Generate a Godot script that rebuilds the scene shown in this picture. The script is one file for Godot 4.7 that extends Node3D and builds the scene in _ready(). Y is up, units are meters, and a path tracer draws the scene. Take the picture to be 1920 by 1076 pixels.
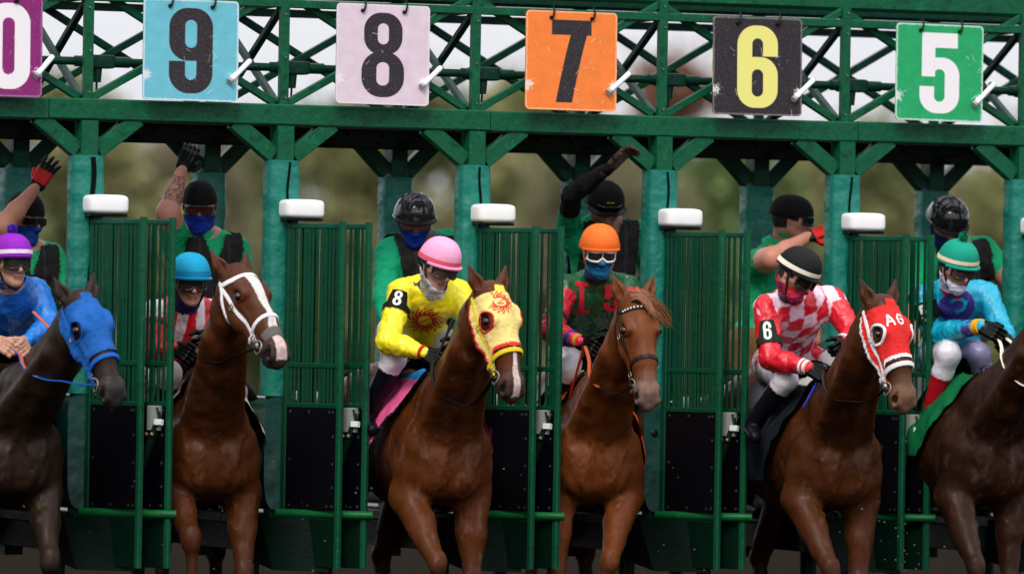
extends Node3D
# A starting gate at the moment it opens: six horses with jockeys, gate crew behind them, numbered boards above.
# World axes: x runs along the gate, y is up, z points out of the gate towards the track (the way the horses run).

const THETA := 0.3942838
const ROLL := -0.0174553
const PITCH := 0.0039373
const DIST := 36.0
const EYE := 1.9
const BAY := 1.06336
const FIRST := -2.35872
const FPX := 360.0 * DIST
var cam_pos := Vector3.ZERO
var cam_fw := Vector3.ZERO
var cam_r := Vector3.ZERO
var cam_u := Vector3.ZERO
var M := {}
var taken := {}


func lin(r: float, g: float, b: float) -> Color:
	return Color(r / 255.0, g / 255.0, b / 255.0).srgb_to_linear()


func lens_frame():
	var c := cos(THETA)
	var s := sin(THETA)
	cam_pos = Vector3(-s * DIST, EYE, c * DIST)
	cam_fw = Vector3(s * cos(PITCH), sin(PITCH), -c * cos(PITCH))
	var r := Vector3(c, 0, s)
	var u := r.cross(cam_fw)
	cam_r = r * cos(ROLL) - u * sin(ROLL)
	cam_u = r * sin(ROLL) + u * cos(ROLL)


# the point where the sight line of a photograph position meets the upright plane z
func at(px: float, py: float, z: float) -> Vector3:
	var d := cam_fw * FPX + cam_r * (px - 960.0) - cam_u * (py - 538.0)
	return cam_pos + d * ((z - cam_pos.z) / d.z)


# ---------------------------------------------------------------- mesh collecting
class MB:
	var v := PackedVector3Array()
	var n := PackedVector3Array()
	var c := PackedColorArray()
	var uv := PackedVector2Array()
	var f := PackedInt32Array()
	var col := Color.WHITE

	func put(p: Vector3, nn: Vector3, t := Vector2.ZERO) -> int:
		v.append(p); n.append(nn); c.append(col); uv.append(t)
		return v.size() - 1

	# corners counterclockwise as seen from outside
	func quad(a: Vector3, b: Vector3, d: Vector3, e: Vector3):
		var nn := (b - a).cross(d - a)
		if nn.length_squared() < 1e-16:
			nn = (d - a).cross(e - a)
		nn = nn.normalized()
		var i := put(a, nn, Vector2(0, 1))
		put(b, nn, Vector2(1, 1)); put(d, nn, Vector2(1, 0)); put(e, nn, Vector2(0, 0))
		f.append_array(PackedInt32Array([i, i + 2, i + 1, i, i + 3, i + 2]))

	func box(p: Vector3, size: Vector3, b := Basis.IDENTITY):
		beam(p - b.z * size.z * 0.5, p + b.z * size.z * 0.5, size.x, size.y, b.y, 0.12 * minf(size.x, minf(size.y, size.z)))

	# a bar with chamfered long edges, w across, h along up
	func beam(a: Vector3, b: Vector3, w: float, h: float, up := Vector3.UP, ch := 0.004):
		var z := (b - a).normalized()
		var x := up.cross(z).normalized()
		if x.length_squared() < 0.5:
			x = Vector3.RIGHT.cross(z).normalized()
		var y := z.cross(x)
		var hw := w * 0.5
		var hh := h * 0.5
		var pr := [[hw, -hh + ch], [hw, hh - ch], [hw - ch, hh], [-hw + ch, hh], [-hw, hh - ch], [-hw, -hh + ch], [-hw + ch, -hh], [hw - ch, -hh]]
		var ca := []
		var cb := []
		for q in pr:
			var off: Vector3 = x * q[0] + y * q[1]
			ca.append(a + off); cb.append(b + off)
		for i in 8:
			var j := (i + 1) % 8
			quad(ca[i], ca[j], cb[j], cb[i])
		for i in [0, 2, 4]:
			quad(cb[0], cb[i + 1], cb[i + 2], cb[(i + 3) % 8] if i < 4 else cb[7])
			quad(ca[0], ca[(i + 3) % 8] if i < 4 else ca[7], ca[i + 2], ca[i + 1])

	# a round pipe through points
	func tube(pts: Array, r0: float, r1: float, sides := 8, flat := 1.0, up0 := Vector3.ZERO):
		var m := pts.size()
		var t: Vector3 = (pts[1] - pts[0]).normalized()
		var x := up0.cross(t) if up0 != Vector3.ZERO else Vector3.UP.cross(t)
		if x.length_squared() < 1e-4:
			x = Vector3.RIGHT.cross(t)
		x = x.normalized()
		var start := v.size()
		for i in m:
			var tt: Vector3 = (pts[mini(i + 1, m - 1)] - pts[maxi(i - 1, 0)]).normalized()
			x = (x - tt * x.dot(tt)).normalized()
			var y := tt.cross(x)
			var r := lerpf(r0, r1, float(i) / (m - 1))
			for k in sides:
				var an := TAU * k / sides
				var o := x * cos(an) * r + y * sin(an) * r * flat
				put(pts[i] + o, (x * cos(an) * flat + y * sin(an)).normalized(), Vector2(float(k) / sides, i))
		for i in m - 1:
			for k in sides:
				var a := start + i * sides + k
				var b := start + i * sides + (k + 1) % sides
				f.append_array(PackedInt32Array([a, b + sides, b, a, a + sides, b + sides]))
		for e in 2:
			var base := start + (0 if e == 0 else (m - 1) * sides)
			var nn: Vector3 = -(pts[1] - pts[0]).normalized() if e == 0 else (pts[m - 1] - pts[m - 2]).normalized()
			var i0 := v.size()
			for k in sides:
				put(v[base + k], nn)
			for k in range(1, sides - 1):
				if e == 0:
					f.append_array(PackedInt32Array([i0, i0 + k, i0 + k + 1]))
				else:
					f.append_array(PackedInt32Array([i0, i0 + k + 1, i0 + k]))

	# a sheet given by a function of u, v; normals from its own faces; out is a point it faces away from
	func sheet(fn: Callable, nu: int, nv: int, out: Vector3, wrap_u := false):
		var start := v.size()
		for j in nv + 1:
			for i in nu + 1:
				put(fn.call(float(i) / nu, float(j) / nv), Vector3.ZERO, Vector2(float(i) / nu, float(j) / nv))
		var w := nu + 1
		var sgn := 0.0
		for j in nv:
			for i in nu:
				var a := start + j * w + i
				var q := (v[a + 1] - v[a]).cross(v[a + w] - v[a])
				sgn += q.dot(v[a] - out)
		for j in nv:
			for i in nu:
				var a := start + j * w + i
				tri_s(a, a + 1, a + w + 1, sgn > 0)
				tri_s(a, a + w + 1, a + w, sgn > 0)
		if wrap_u:
			for j in nv + 1:
				var s := n[start + j * w] + n[start + j * w + nu]
				n[start + j * w] = s; n[start + j * w + nu] = s
		for i in range(start, v.size()):
			n[i] = n[i].normalized() if n[i].length_squared() > 1e-20 else (v[i] - out).normalized()

	func tri_s(a: int, b: int, d: int, ccw: bool):
		var nn := (v[b] - v[a]).cross(v[d] - v[a])
		if not ccw:
			nn = -nn
		n[a] += nn; n[b] += nn; n[d] += nn
		if ccw:
			f.append_array(PackedInt32Array([a, d, b]))
		else:
			f.append_array(PackedInt32Array([a, b, d]))

	# rounded box as a superellipsoid
	func pillow(p: Vector3, half: Vector3, e := 0.3, nu := 24, nv := 14, b := Basis.IDENTITY):
		var pw = func(x: float, q: float): return signf(x) * pow(absf(x), q)
		var fn = func(u: float, w: float):
			var la := (w - 0.5) * PI
			var lo := u * TAU
			return p + b * (Vector3(pw.call(cos(la), e) * pw.call(cos(lo), e), pw.call(sin(la), e), pw.call(cos(la), e) * pw.call(sin(lo), e)) * half)
		sheet(fn, nu, nv, p, true)

	# flat strap through points with outward normals
	func strap(pts: Array, nrm: Array, width: float, thick: float, closed := false):
		var m := pts.size()
		var rows := []
		for i in m:
			var a: Vector3 = pts[(i - 1 + m) % m] if closed else pts[maxi(i - 1, 0)]
			var b: Vector3 = pts[(i + 1) % m] if closed else pts[mini(i + 1, m - 1)]
			var t := (b - a).normalized()
			var nn: Vector3 = nrm[i]
			var s := nn.cross(t).normalized() * width * 0.5
			var p: Vector3 = pts[i]
			rows.append([p + s - nn * thick * 0.3, p + s + nn * thick * 0.55, p + s * 0.7 + nn * thick, p - s * 0.7 + nn * thick, p - s + nn * thick * 0.55, p - s - nn * thick * 0.3])
		for i in (m if closed else m - 1):
			var r: Array = rows[i]
			var q: Array = rows[(i + 1) % m]
			for k in 5:
				quad(r[k], q[k], q[k + 1], r[k + 1])

	# thin tapering hair lock
	func lock(root: Vector3, d: Vector3, length: float, drop: float, width: float, side: Vector3):
		var p := root
		var dir := d.normalized()
		var prev := []
		for i in 6:
			var k := i / 5.0
			var w := width * (1.0 - k * k * 0.9) * 0.5
			var s := (side - dir * side.dot(dir)).normalized()
			var nn := s.cross(dir).normalized()
			var a := put(p + s * w - nn * w * 0.3, (nn + s * 0.8).normalized())
			var b := put(p + nn * w * 0.4, nn)
			var e := put(p - s * w - nn * w * 0.3, (nn - s * 0.8).normalized())
			if i > 0:
				var o: int = prev[0]
				f.append_array(PackedInt32Array([o, b, a, o, o + 1, b, o + 1, e, b, o + 1, o + 2, e]))
			prev = [a]
			p += dir * length / 5.0
			dir = (dir + Vector3(0, -drop / 5.0, 0)).normalized()

	func join(d: Dictionary):
		var i0 := v.size()
		v.append_array(d.v); n.append_array(d.n); c.append_array(d.c)
		var t := PackedVector2Array()
		t.resize(d.v.size())
		uv.append_array(t)
		for i in d.f:
			f.append(i + i0)

	func mesh() -> ArrayMesh:
		var a := []
		a.resize(Mesh.ARRAY_MAX)
		a[Mesh.ARRAY_VERTEX] = v; a[Mesh.ARRAY_NORMAL] = n; a[Mesh.ARRAY_COLOR] = c; a[Mesh.ARRAY_TEX_UV] = uv; a[Mesh.ARRAY_INDEX] = f
		var m := ArrayMesh.new()
		m.add_surface_from_arrays(Mesh.PRIMITIVE_TRIANGLES, a)
		return m


# ---------------------------------------------------------------- bodies: a distance field meshed by surface nets
class Field:
	var o: Vector3
	var c: float
	var nx: int
	var ny: int
	var nz: int
	var g := PackedFloat32Array()

	func _init(lo: Vector3, hi: Vector3, cell: float):
		o = lo; c = cell
		nx = int((hi.x - lo.x) / c) + 2; ny = int((hi.y - lo.y) / c) + 2; nz = int((hi.z - lo.z) / c) + 2
		g.resize(nx * ny * nz)
		g.fill(9.0)

	static func sq(n: Vector3, s: float, n2 := Vector3.ZERO, s2 := 1.0) -> Basis:
		var b := Basis(Vector3(1, 0, 0) + n * n.x * (s - 1) + n2 * n2.x * (s2 - 1), Vector3(0, 1, 0) + n * n.y * (s - 1) + n2 * n2.y * (s2 - 1), Vector3(0, 0, 1) + n * n.z * (s - 1) + n2 * n2.z * (s2 - 1))
		return b

	# a tapered capsule, squeezed by m, joined smoothly (k) or cut out
	func cone(a: Vector3, b: Vector3, ra: float, rb: float, k := 0.02, m := Basis.IDENTITY, carve := false):
		var pad := maxf(ra, rb) + k + 2.5 * c
		var lo := (a.min(b) - Vector3.ONE * pad - o) / c
		var hi := (a.max(b) + Vector3.ONE * pad - o) / c
		var x0 := maxi(int(lo.x), 0); var y0 := maxi(int(lo.y), 0); var z0 := maxi(int(lo.z), 0)
		var x1 := mini(int(hi.x) + 1, nx - 1); var y1 := mini(int(hi.y) + 1, ny - 1); var z1 := mini(int(hi.z) + 1, nz - 1)
		if x1 <= x0 or y1 <= y0 or z1 <= z0:
			return
		var ab := m * (b - a)
		var inv := 1.0 / maxf(ab.length_squared(), 1e-9)
		var dr := rb - ra
		var dq := m * Vector3(c, 0, 0)
		var q4 := 0.25 / k
		for z in range(z0, z1 + 1):
			for y in range(y0, y1 + 1):
				var q := m * (o + Vector3(x0, y, z) * c - a)
				var i := (z * ny + y) * nx + x0
				for x in range(x0, x1 + 1):
					var h := clampf(q.dot(ab) * inv, 0.0, 1.0)
					var d := (q - ab * h).length() - ra - dr * h
					var e := g[i]
					if carve:
						d = -d
						var mm := maxf(k - absf(d - e), 0.0)
						g[i] = maxf(d, e) + mm * mm * q4
					else:
						var mm := maxf(k - absf(d - e), 0.0)
						g[i] = minf(d, e) - mm * mm * q4
					q += dq
					i += 1

	func val(p: Vector3) -> float:
		var q := (p - o) / c
		var x := clampi(int(q.x), 0, nx - 2); var y := clampi(int(q.y), 0, ny - 2); var z := clampi(int(q.z), 0, nz - 2)
		var fx := clampf(q.x - x, 0, 1); var fy := clampf(q.y - y, 0, 1); var fz := clampf(q.z - z, 0, 1)
		var i := (z * ny + y) * nx + x
		var s := nx * ny
		return lerpf(lerpf(lerpf(g[i], g[i + 1], fx), lerpf(g[i + nx], g[i + nx + 1], fx), fy), lerpf(lerpf(g[i + s], g[i + s + 1], fx), lerpf(g[i + s + nx], g[i + s + nx + 1], fx), fy), fz)

	func grad(p: Vector3) -> Vector3:
		var e := c * 0.8
		var d := Vector3(val(p + Vector3(e, 0, 0)) - val(p - Vector3(e, 0, 0)), val(p + Vector3(0, e, 0)) - val(p - Vector3(0, e, 0)), val(p + Vector3(0, 0, e)) - val(p - Vector3(0, 0, e)))
		return d.normalized() if d.length_squared() > 1e-12 else Vector3.UP

	# walk from p along d to the surface
	func hit(p: Vector3, d: Vector3, most := 0.6) -> Vector3:
		var t := 0.0
		var prev := 9.0
		while t < most:
			var x := val(p + d * t)
			if x < 0.0:
				if prev < 1.0:
					t -= c * 0.5 * (-x / maxf(prev - x, 1e-6))
				break
			prev = x
			t += c * 0.5
		return p + d * t

	func net(iso := 0.0) -> Dictionary:
		var vv := PackedVector3Array()
		var cells := PackedInt32Array()
		var vid := PackedInt32Array()
		vid.resize(g.size())
		vid.fill(-1)
		var s := nx * ny
		var off := PackedInt32Array([0, 1, nx, nx + 1, s, s + 1, s + nx, s + nx + 1])
		var cor := [Vector3(0, 0, 0), Vector3(1, 0, 0), Vector3(0, 1, 0), Vector3(1, 1, 0), Vector3(0, 0, 1), Vector3(1, 0, 1), Vector3(0, 1, 1), Vector3(1, 1, 1)]
		var ed := PackedInt32Array([0, 1, 2, 3, 4, 5, 6, 7, 0, 2, 1, 3, 4, 6, 5, 7, 0, 4, 1, 5, 2, 6, 3, 7])
		var lim := 4.0 * c
		var w := PackedFloat32Array()
		w.resize(8)
		for z in nz - 1:
			for y in ny - 1:
				var i := (z * ny + y) * nx
				for x in nx - 1:
					if absf(g[i] - iso) < lim:
						var neg := 0
						for k in 8:
							w[k] = g[i + off[k]] - iso
							if w[k] < 0.0:
								neg += 1
						if neg > 0 and neg < 8:
							var p := Vector3.ZERO
							var m := 0
							for k in 12:
								var a := ed[k * 2]
								var b := ed[k * 2 + 1]
								if (w[a] < 0.0) != (w[b] < 0.0):
									p += (cor[a] as Vector3).lerp(cor[b], w[a] / (w[a] - w[b]))
									m += 1
							vid[i] = vv.size()
							vv.append(o + (Vector3(x, y, z) + p / m) * c)
							cells.append(i)
					i += 1
		var quads := PackedInt32Array()
		for i in cells:
			var d0 := g[i] - iso < 0.0
			for ax in 3:
				var st := 1 if ax == 0 else nx if ax == 1 else s
				if d0 != (g[i + st] - iso < 0.0):
					var u1 := nx if ax == 0 else s if ax == 1 else 1
					var u2 := s if ax == 0 else 1 if ax == 1 else nx
					if i - u1 - u2 < 0:
						continue
					var a := vid[i]; var b := vid[i - u1]; var e := vid[i - u1 - u2]; var h := vid[i - u2]
					if b < 0 or e < 0 or h < 0:
						continue
					# counterclockwise seen from outside
					if d0:
						quads.append_array(PackedInt32Array([a, b, e, h]))
					else:
						quads.append_array(PackedInt32Array([a, h, e, b]))
		return {"v": vv, "q": quads}


static func net_normals(v: PackedVector3Array, q: PackedInt32Array) -> PackedVector3Array:
	var n := PackedVector3Array()
	n.resize(v.size())
	for i in range(0, q.size(), 4):
		var nn := (v[q[i + 2]] - v[q[i]]).cross(v[q[i + 3]] - v[q[i + 1]])
		for k in 4:
			n[q[i + k]] += nn
	for i in n.size():
		n[i] = n[i].normalized()
	return n


# splits a net into parts by the region of its vertices: {region: {v, n, c, f}}; region -1 is dropped
static func split(v: PackedVector3Array, n: PackedVector3Array, q: PackedInt32Array, reg: PackedInt32Array, col: PackedColorArray, strict := false) -> Dictionary:
	var out := {}
	var maps := {}
	for i in range(0, q.size(), 4):
		var a := reg[q[i]]; var b := reg[q[i + 1]]; var d := reg[q[i + 2]]; var e := reg[q[i + 3]]
		var r := a
		if a != b and b == d:
			r = b
		elif a != d and d == e:
			r = d
		if r < 0 or strict and (a < 0 or b < 0 or d < 0 or e < 0):
			continue
		if not out.has(r):
			out[r] = {"v": PackedVector3Array(), "n": PackedVector3Array(), "c": PackedColorArray(), "f": PackedInt32Array()}
			maps[r] = {}
		var o: Dictionary = out[r]
		var mp: Dictionary = maps[r]
		var id := [0, 0, 0, 0]
		for k in 4:
			var s := q[i + k]
			if not mp.has(s):
				mp[s] = o.v.size()
				o.v.append(v[s]); o.n.append(n[s]); o.c.append(col[s])
			id[k] = mp[s]
		o.f.append_array(PackedInt32Array([id[0], id[2], id[1], id[0], id[3], id[2]]))
	return out


# ---------------------------------------------------------------- nodes
func numbered(called: String) -> String:
	var k: int = taken.get(called, 0)
	taken[called] = k + 1
	return called if k == 0 else "%s_%03d" % [called, k]


func thing(called: String, label: String, category: String, where := Vector3.ZERO, group := "") -> Node3D:
	var t := Node3D.new()
	t.name = numbered(called)
	t.position = where
	tag(t, label, category, group)
	add_child(t)
	return t


func tag(t: Node, label: String, category := "", group := ""):
	t.set_meta("label", label)
	if category:
		t.set_meta("category", category)
	if group:
		t.set_meta("group", group)


func part(called: String, m: Mesh, mat: Material, parent: Node, at_ := Transform3D.IDENTITY) -> MeshInstance3D:
	var o := MeshInstance3D.new()
	var base := called
	var k := 0
	if parent == self:
		called = numbered(base)
	else:
		while parent.has_node(called):
			k += 1
			called = "%s_%03d" % [base, k]
	o.name = called
	o.mesh = m
	o.material_override = null
	for i in m.get_surface_count():
		o.set_surface_override_material(i, mat)
	o.transform = at_
	parent.add_child(o, true)
	return o


# ---------------------------------------------------------------- materials
func noise_tex(freq: float, ramp: Array, seed_: int, size := 512, octaves := 4, normal := 0.0, kind := FastNoiseLite.TYPE_SIMPLEX_SMOOTH) -> NoiseTexture2D:
	var f := FastNoiseLite.new()
	f.seed = seed_
	f.noise_type = kind
	f.frequency = freq
	f.fractal_octaves = octaves
	var t := NoiseTexture2D.new()
	t.width = size; t.height = size
	t.seamless = true
	t.noise = f
	if normal > 0.0:
		t.as_normal_map = true
		t.bump_strength = normal
	elif ramp.size():
		var g := Gradient.new()
		var offs := PackedFloat32Array()
		var cols := PackedColorArray()
		for r in ramp:
			offs.append(r[0]); cols.append(r[1])
		g.offsets = offs; g.colors = cols
		t.color_ramp = g
	return t


func mat(rough: float, albedo: Color = Color.WHITE, tex: Texture2D = null, scale := 1.0, nrm: Texture2D = null, nscale := 1.0, vertex := true, spec := 0.5) -> StandardMaterial3D:
	var m := StandardMaterial3D.new()
	m.roughness = rough
	m.albedo_color = albedo
	m.metallic_specular = spec
	m.vertex_color_use_as_albedo = vertex
	m.cull_mode = BaseMaterial3D.CULL_DISABLED
	if tex or nrm:
		m.uv1_triplanar = true
		m.uv1_world_triplanar = true
		m.uv1_scale = Vector3.ONE * scale
	if tex:
		m.albedo_texture = tex
	if nrm:
		m.normal_enabled = true
		m.normal_texture = nrm
		m.normal_scale = nscale
	return m


func materials():
	var w := func(x): return Color(x, x, x)
	var wear := noise_tex(0.02, [[0.0, w.call(0.5)], [0.3, w.call(0.68)], [0.5, w.call(0.74)], [0.7, w.call(0.7)], [0.755, w.call(0.64)], [0.775, w.call(0.84)], [1.0, w.call(0.8)]], 3, 512, 6)
	var soft := noise_tex(0.012, [[0.0, w.call(0.9)], [0.5, w.call(1.0)], [1.0, w.call(0.93)]], 5, 512, 5)
	var fine_n := noise_tex(0.05, [], 7, 512, 4, 3.0)
	var crease_n := noise_tex(0.012, [], 11, 512, 3, 10.0, FastNoiseLite.TYPE_PERLIN)
	var hair_n := noise_tex(0.12, [], 13, 512, 3, 2.5)
	var coat_c := noise_tex(0.015, [[0.0, w.call(0.7)], [0.45, w.call(1.0)], [1.0, w.call(0.78)]], 17, 512, 5)
	var weave_n := noise_tex(0.2, [], 19, 512, 2, 1.5)
	M.paint = mat(0.42, Color.WHITE, wear, 0.9, fine_n, 0.25)
	M.paint.albedo_color = Color(1, 1, 1)
	M.paint.metallic_specular = 0.32
	M.vinyl = mat(0.36, Color.WHITE, soft, 1.1, crease_n, 0.3)
	M.pad = mat(0.42, Color.WHITE, soft, 1.7, crease_n, 0.7)
	M.rubber = mat(0.55, Color.WHITE, wear, 2.0, fine_n, 0.4)
	M.rubber.metallic_specular = 0.2
	M.metal = mat(0.38, Color.WHITE, wear, 3.0)
	M.metal.metallic = 0.7
	M.plastic = mat(0.3)
	M.coat = mat(0.4, Color.WHITE, coat_c, 2.2, hair_n, 0.6)
	M.coat.uv1_scale = Vector3(4.5, 1.3, 4.5)
	M.coat.roughness = 1.0
	M.coat.roughness_texture = noise_tex(0.012, [[0.0, w.call(0.27)], [0.4, w.call(0.38)], [0.6, w.call(0.5)], [1.0, w.call(0.62)]], 43, 512, 4)
	M.coat.metallic_specular = 0.27
	M.hair = mat(0.45)
	M.cloth = mat(0.75, Color.WHITE, soft, 3.0, weave_n, 0.25)
	M.cloth.metallic_specular = 0.3
	M.silk = mat(0.4, Color.WHITE, null, 3.2, noise_tex(0.01, [], 47, 512, 3, 14.0, FastNoiseLite.TYPE_PERLIN), 0.55)
	M.skin = mat(0.5, Color.WHITE, soft, 9.0, fine_n, 0.12)
	M.skin.subsurf_scatter_enabled = true
	M.skin.subsurf_scatter_strength = 0.15
	M.leather = mat(0.38, Color.WHITE, soft, 6.0, fine_n, 0.3)
	M.leather.metallic_specular = 0.28
	M.gloss = mat(0.08)
	M.shell = mat(0.16)
	M.leaf = mat(0.65)
	M.leaf.backlight_enabled = true
	M.leaf.backlight = Color(0.6, 0.6, 0.6)
	M.bark = mat(0.85, Color.WHITE, wear, 2.0, fine_n, 1.0)
	var dirt := noise_tex(0.01, [[0.0, w.call(0.55)], [0.4, w.call(0.9)], [0.6, w.call(1.0)], [1.0, w.call(0.7)]], 23, 1024, 7)
	M.dirt = mat(0.95, Color.WHITE, dirt, 0.35, noise_tex(0.03, [], 29, 1024, 6, 14.0), 1.0)
	M.dirt.metallic_specular = 0.08
	M.leaf.metallic_specular = 0.1


# ---------------------------------------------------------------- number boards
func rbox(p: Vector2, c: Vector2, h: Vector2, r: float) -> float:
	var q := (p - c).abs() - h + Vector2(r, r)
	return Vector2(maxf(q.x, 0), maxf(q.y, 0)).length() + minf(maxf(q.x, q.y), 0.0) - r


func seg(p: Vector2, a: Vector2, b: Vector2) -> float:
	var ab := b - a
	return (p - a - ab * clampf((p - a).dot(ab) / ab.length_squared(), 0, 1)).length()


# signed distance to a heavy condensed figure, about 80 wide and 150 high, y up
func figure(d: int, p: Vector2) -> float:
	if d == 9:
		p = -p
		d = 6
	if d == 0:
		return maxf(rbox(p, Vector2.ZERO, Vector2(40, 76), 36), -rbox(p, Vector2.ZERO, Vector2(11, 50), 11))
	if d == 8:
		var e := maxf(rbox(p, Vector2(0, 38), Vector2(36, 38), 32), -rbox(p, Vector2(0, 38), Vector2(10.5, 19), 10.5))
		var g := maxf(rbox(p, Vector2(0, -35), Vector2(40, 41), 36), -rbox(p, Vector2(0, -34), Vector2(12, 21), 11))
		return maxf(minf(e, g), -rbox(p, Vector2(0, 38), Vector2(10.5, 19), 10.5))
	if d == 6:
		var full := rbox(p, Vector2.ZERO, Vector2(40, 76), 36)
		var arch := maxf(full, 19.0 - p.y) if p.x > 0.0 else full
		arch = maxf(arch, -rbox(p, Vector2(0, 12), Vector2(10.5, 40), 10.5))
		arch = maxf(arch, -rbox(p, Vector2(0, -30), Vector2(11, 24), 11))
		var bowl := maxf(rbox(p, Vector2(0, -29), Vector2(40, 47), 34), -rbox(p, Vector2(0, -30), Vector2(11, 25), 11))
		return minf(arch if p.y > -20.0 else 9.0, bowl)
	if d == 7:
		var bar := rbox(p, Vector2(0, 61.5), Vector2(38, 13.5), 0.5)
		var k := (75.0 - p.y) / 150.0
		var right := lerpf(40, 2, pow(maxf(k, 0.0), 0.75))
		var left := right - 31.0
		return minf(bar, maxf(maxf(left - p.x, p.x - right), absf(p.y) - 75.0))
	if d == 5:
		var bar := rbox(p, Vector2(2, 61), Vector2(34, 14), 0.5)
		var stem := rbox(p, Vector2(-22.5, 34), Vector2(13.5, 41), 0.5)
		var bowl := maxf(rbox(p, Vector2(0, -23), Vector2(40, 52), 34), -rbox(p, Vector2(0, -23), Vector2(10.5, 30), 10))
		bowl = maxf(bowl, -rbox(p, Vector2(-30, -16), Vector2(21, 9), 0.5))
		if p.x < -9.0 and p.y > -8.0:
			bowl = 9.0
		return minf(minf(bar, stem), bowl)
	return 9.0


func board_texture(digits: Array, back: Color, ink: Color, seed_: int, rim: Color) -> ImageTexture:
	var n := 288
	var im := Image.create(n, n, false, Image.FORMAT_RGB8)
	var fn := FastNoiseLite.new()
	fn.seed = seed_
	fn.frequency = 0.018
	fn.fractal_octaves = 5
	var rng := RandomNumberGenerator.new()
	rng.seed = seed_
	var cuts := []
	for i in 16:
		var a := Vector2(rng.randf_range(-84, 84), rng.randf_range(-86, 40))
		cuts.append([a, a + Vector2.from_angle(rng.randf_range(0, TAU)) * rng.randf_range(1, 16), rng.randf_range(0.25, 0.8)])
	for y in n:
		for x in n:
			var p := Vector2((x + 0.5) / n - 0.5, 0.5 - (y + 0.5) / n) * 184.0
			var k := 0.97 + 0.045 * fn.get_noise_2d(x, y)
			var c := Color(back.r * k, back.g * k, back.b * k)
			for e in digits:
				var s: float = figure(e[0], (p - Vector2(e[1], -1)) / Vector2(e[2] * 1.05, 1.02))
				c = c.lerp(ink, clampf(0.5 - s * 0.7, 0, 1))
			var edge := rbox(p, Vector2.ZERO, Vector2(91, 91), 8)
			if edge > -2.2 - fn.get_noise_2d(x * 4, y * 4) * 1.5:
				c = c.lerp(rim, 0.8)
			# pale rubbed patches where the light tubes scrape the lower corners
			for q in [Vector2(86, -48), Vector2(-86, -46)]:
				var r: float = (p - q).length() - 11.0 + fn.get_noise_2d(x * 5 + 90, y * 5) * 11.0
				c = c.lerp(Color(0.86, 0.85, 0.85), clampf(-r * 0.16, 0, 0.9))
			for q in cuts:
				if seg(p, q[0], q[1]) < q[2]:
					c = c.lerp(Color(0.85, 0.85, 0.85), 0.6)
			if fn.get_noise_2d(x * 11 + 500, y * 11) > 0.47:
				c = c.lerp(Color(0.8, 0.8, 0.8), 0.5)
			im.set_pixel(x, y, c)
	return ImageTexture.create_from_image(im)


func number_board(centre: Vector3, digits: Array, back: Color, ink: Color, rim: Color, seed_: int, label: String, tilt: float):
	var half := 0.258
	var t := thing("number_board", label, "number board", centre - Vector3(0, half, 0), "numbered boards hanging along the gate")
	t.rotation.z = tilt
	t.rotation.x = -0.02
	var m := MB.new()
	var outline := []
	for cx in [[1, 1], [-1, 1], [-1, -1], [1, -1]]:
		var a0 := atan2(cx[1], cx[0]) - PI / 4
		for k in 5:
			var an: float = a0 + k * PI / 8
			outline.append(Vector2(cx[0] * (half - 0.022), cx[1] * (half - 0.022)) + Vector2.from_angle(an) * 0.022)
	var i0 := m.v.size()
	for z in [0.004, -0.004]:
		for p in outline:
			m.put(Vector3(p.x, p.y + half, z), Vector3(0, 0, signf(z)), Vector2(p.x / half * 0.5 + 0.5, 0.5 - p.y / half * 0.5) if z > 0 else Vector2(0.01, 0.5))
	var k20 := outline.size()
	for k in range(1, k20 - 1):
		m.f.append_array(PackedInt32Array([i0, i0 + k + 1, i0 + k, i0 + k20, i0 + k20 + k, i0 + k20 + k + 1]))
	for k in k20:
		var a: Vector2 = outline[k]
		var b: Vector2 = outline[(k + 1) % k20]
		m.quad(Vector3(a.x, a.y + half, -0.004), Vector3(b.x, b.y + half, -0.004), Vector3(b.x, b.y + half, 0.004), Vector3(a.x, a.y + half, 0.004))
	var mt := StandardMaterial3D.new()
	mt.albedo_texture = board_texture(digits, back, ink, seed_, rim)
	mt.roughness = 0.45
	mt.metallic_specular = 0.25
	mt.texture_repeat = false
	part("panel", m.mesh(), mt, t)
	for s in [-1, 1]:
		var h := MB.new()
		h.col = lin(26, 34, 30)
		var b := Vector3(s * 0.115, half * 2 - 0.03, 0.004)
		h.tube([b + Vector3(0, -0.012, 0.008), b + Vector3(0.004, 0, 0.014), b + Vector3(0.012, 0.03, 0.012), b + Vector3(0.012, 0.055, -0.01), b + Vector3(0.006, 0.05, -0.05)], 0.0055, 0.0055, 8)
		h.tube([b + Vector3(-0.002, -0.006, 0.0), b + Vector3(-0.002, -0.006, 0.012)], 0.011, 0.008, 10)
		part("hook", h.mesh(), M.metal, t)


# ---------------------------------------------------------------- the gate
var GREEN := Color()
var DARK := Color()
var TEAL := Color()


func bar_part(called: String, a: Vector3, b: Vector3, w: float, h: float, parent: Node, col: Color, mt: Material, up := Vector3.UP, ch := 0.004) -> MeshInstance3D:
	var m := MB.new()
	m.col = col
	m.beam(a, b, w, h, up, ch)
	return part(called, m.mesh(), mt, parent)


func pipe_part(called: String, pts: Array, r: float, parent: Node, col: Color, mt: Material, sides := 12, r1 := -1.0) -> MeshInstance3D:
	var m := MB.new()
	m.col = col
	m.tube(pts, r, r if r1 < 0 else r1, sides)
	return part(called, m.mesh(), mt, parent)


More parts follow.
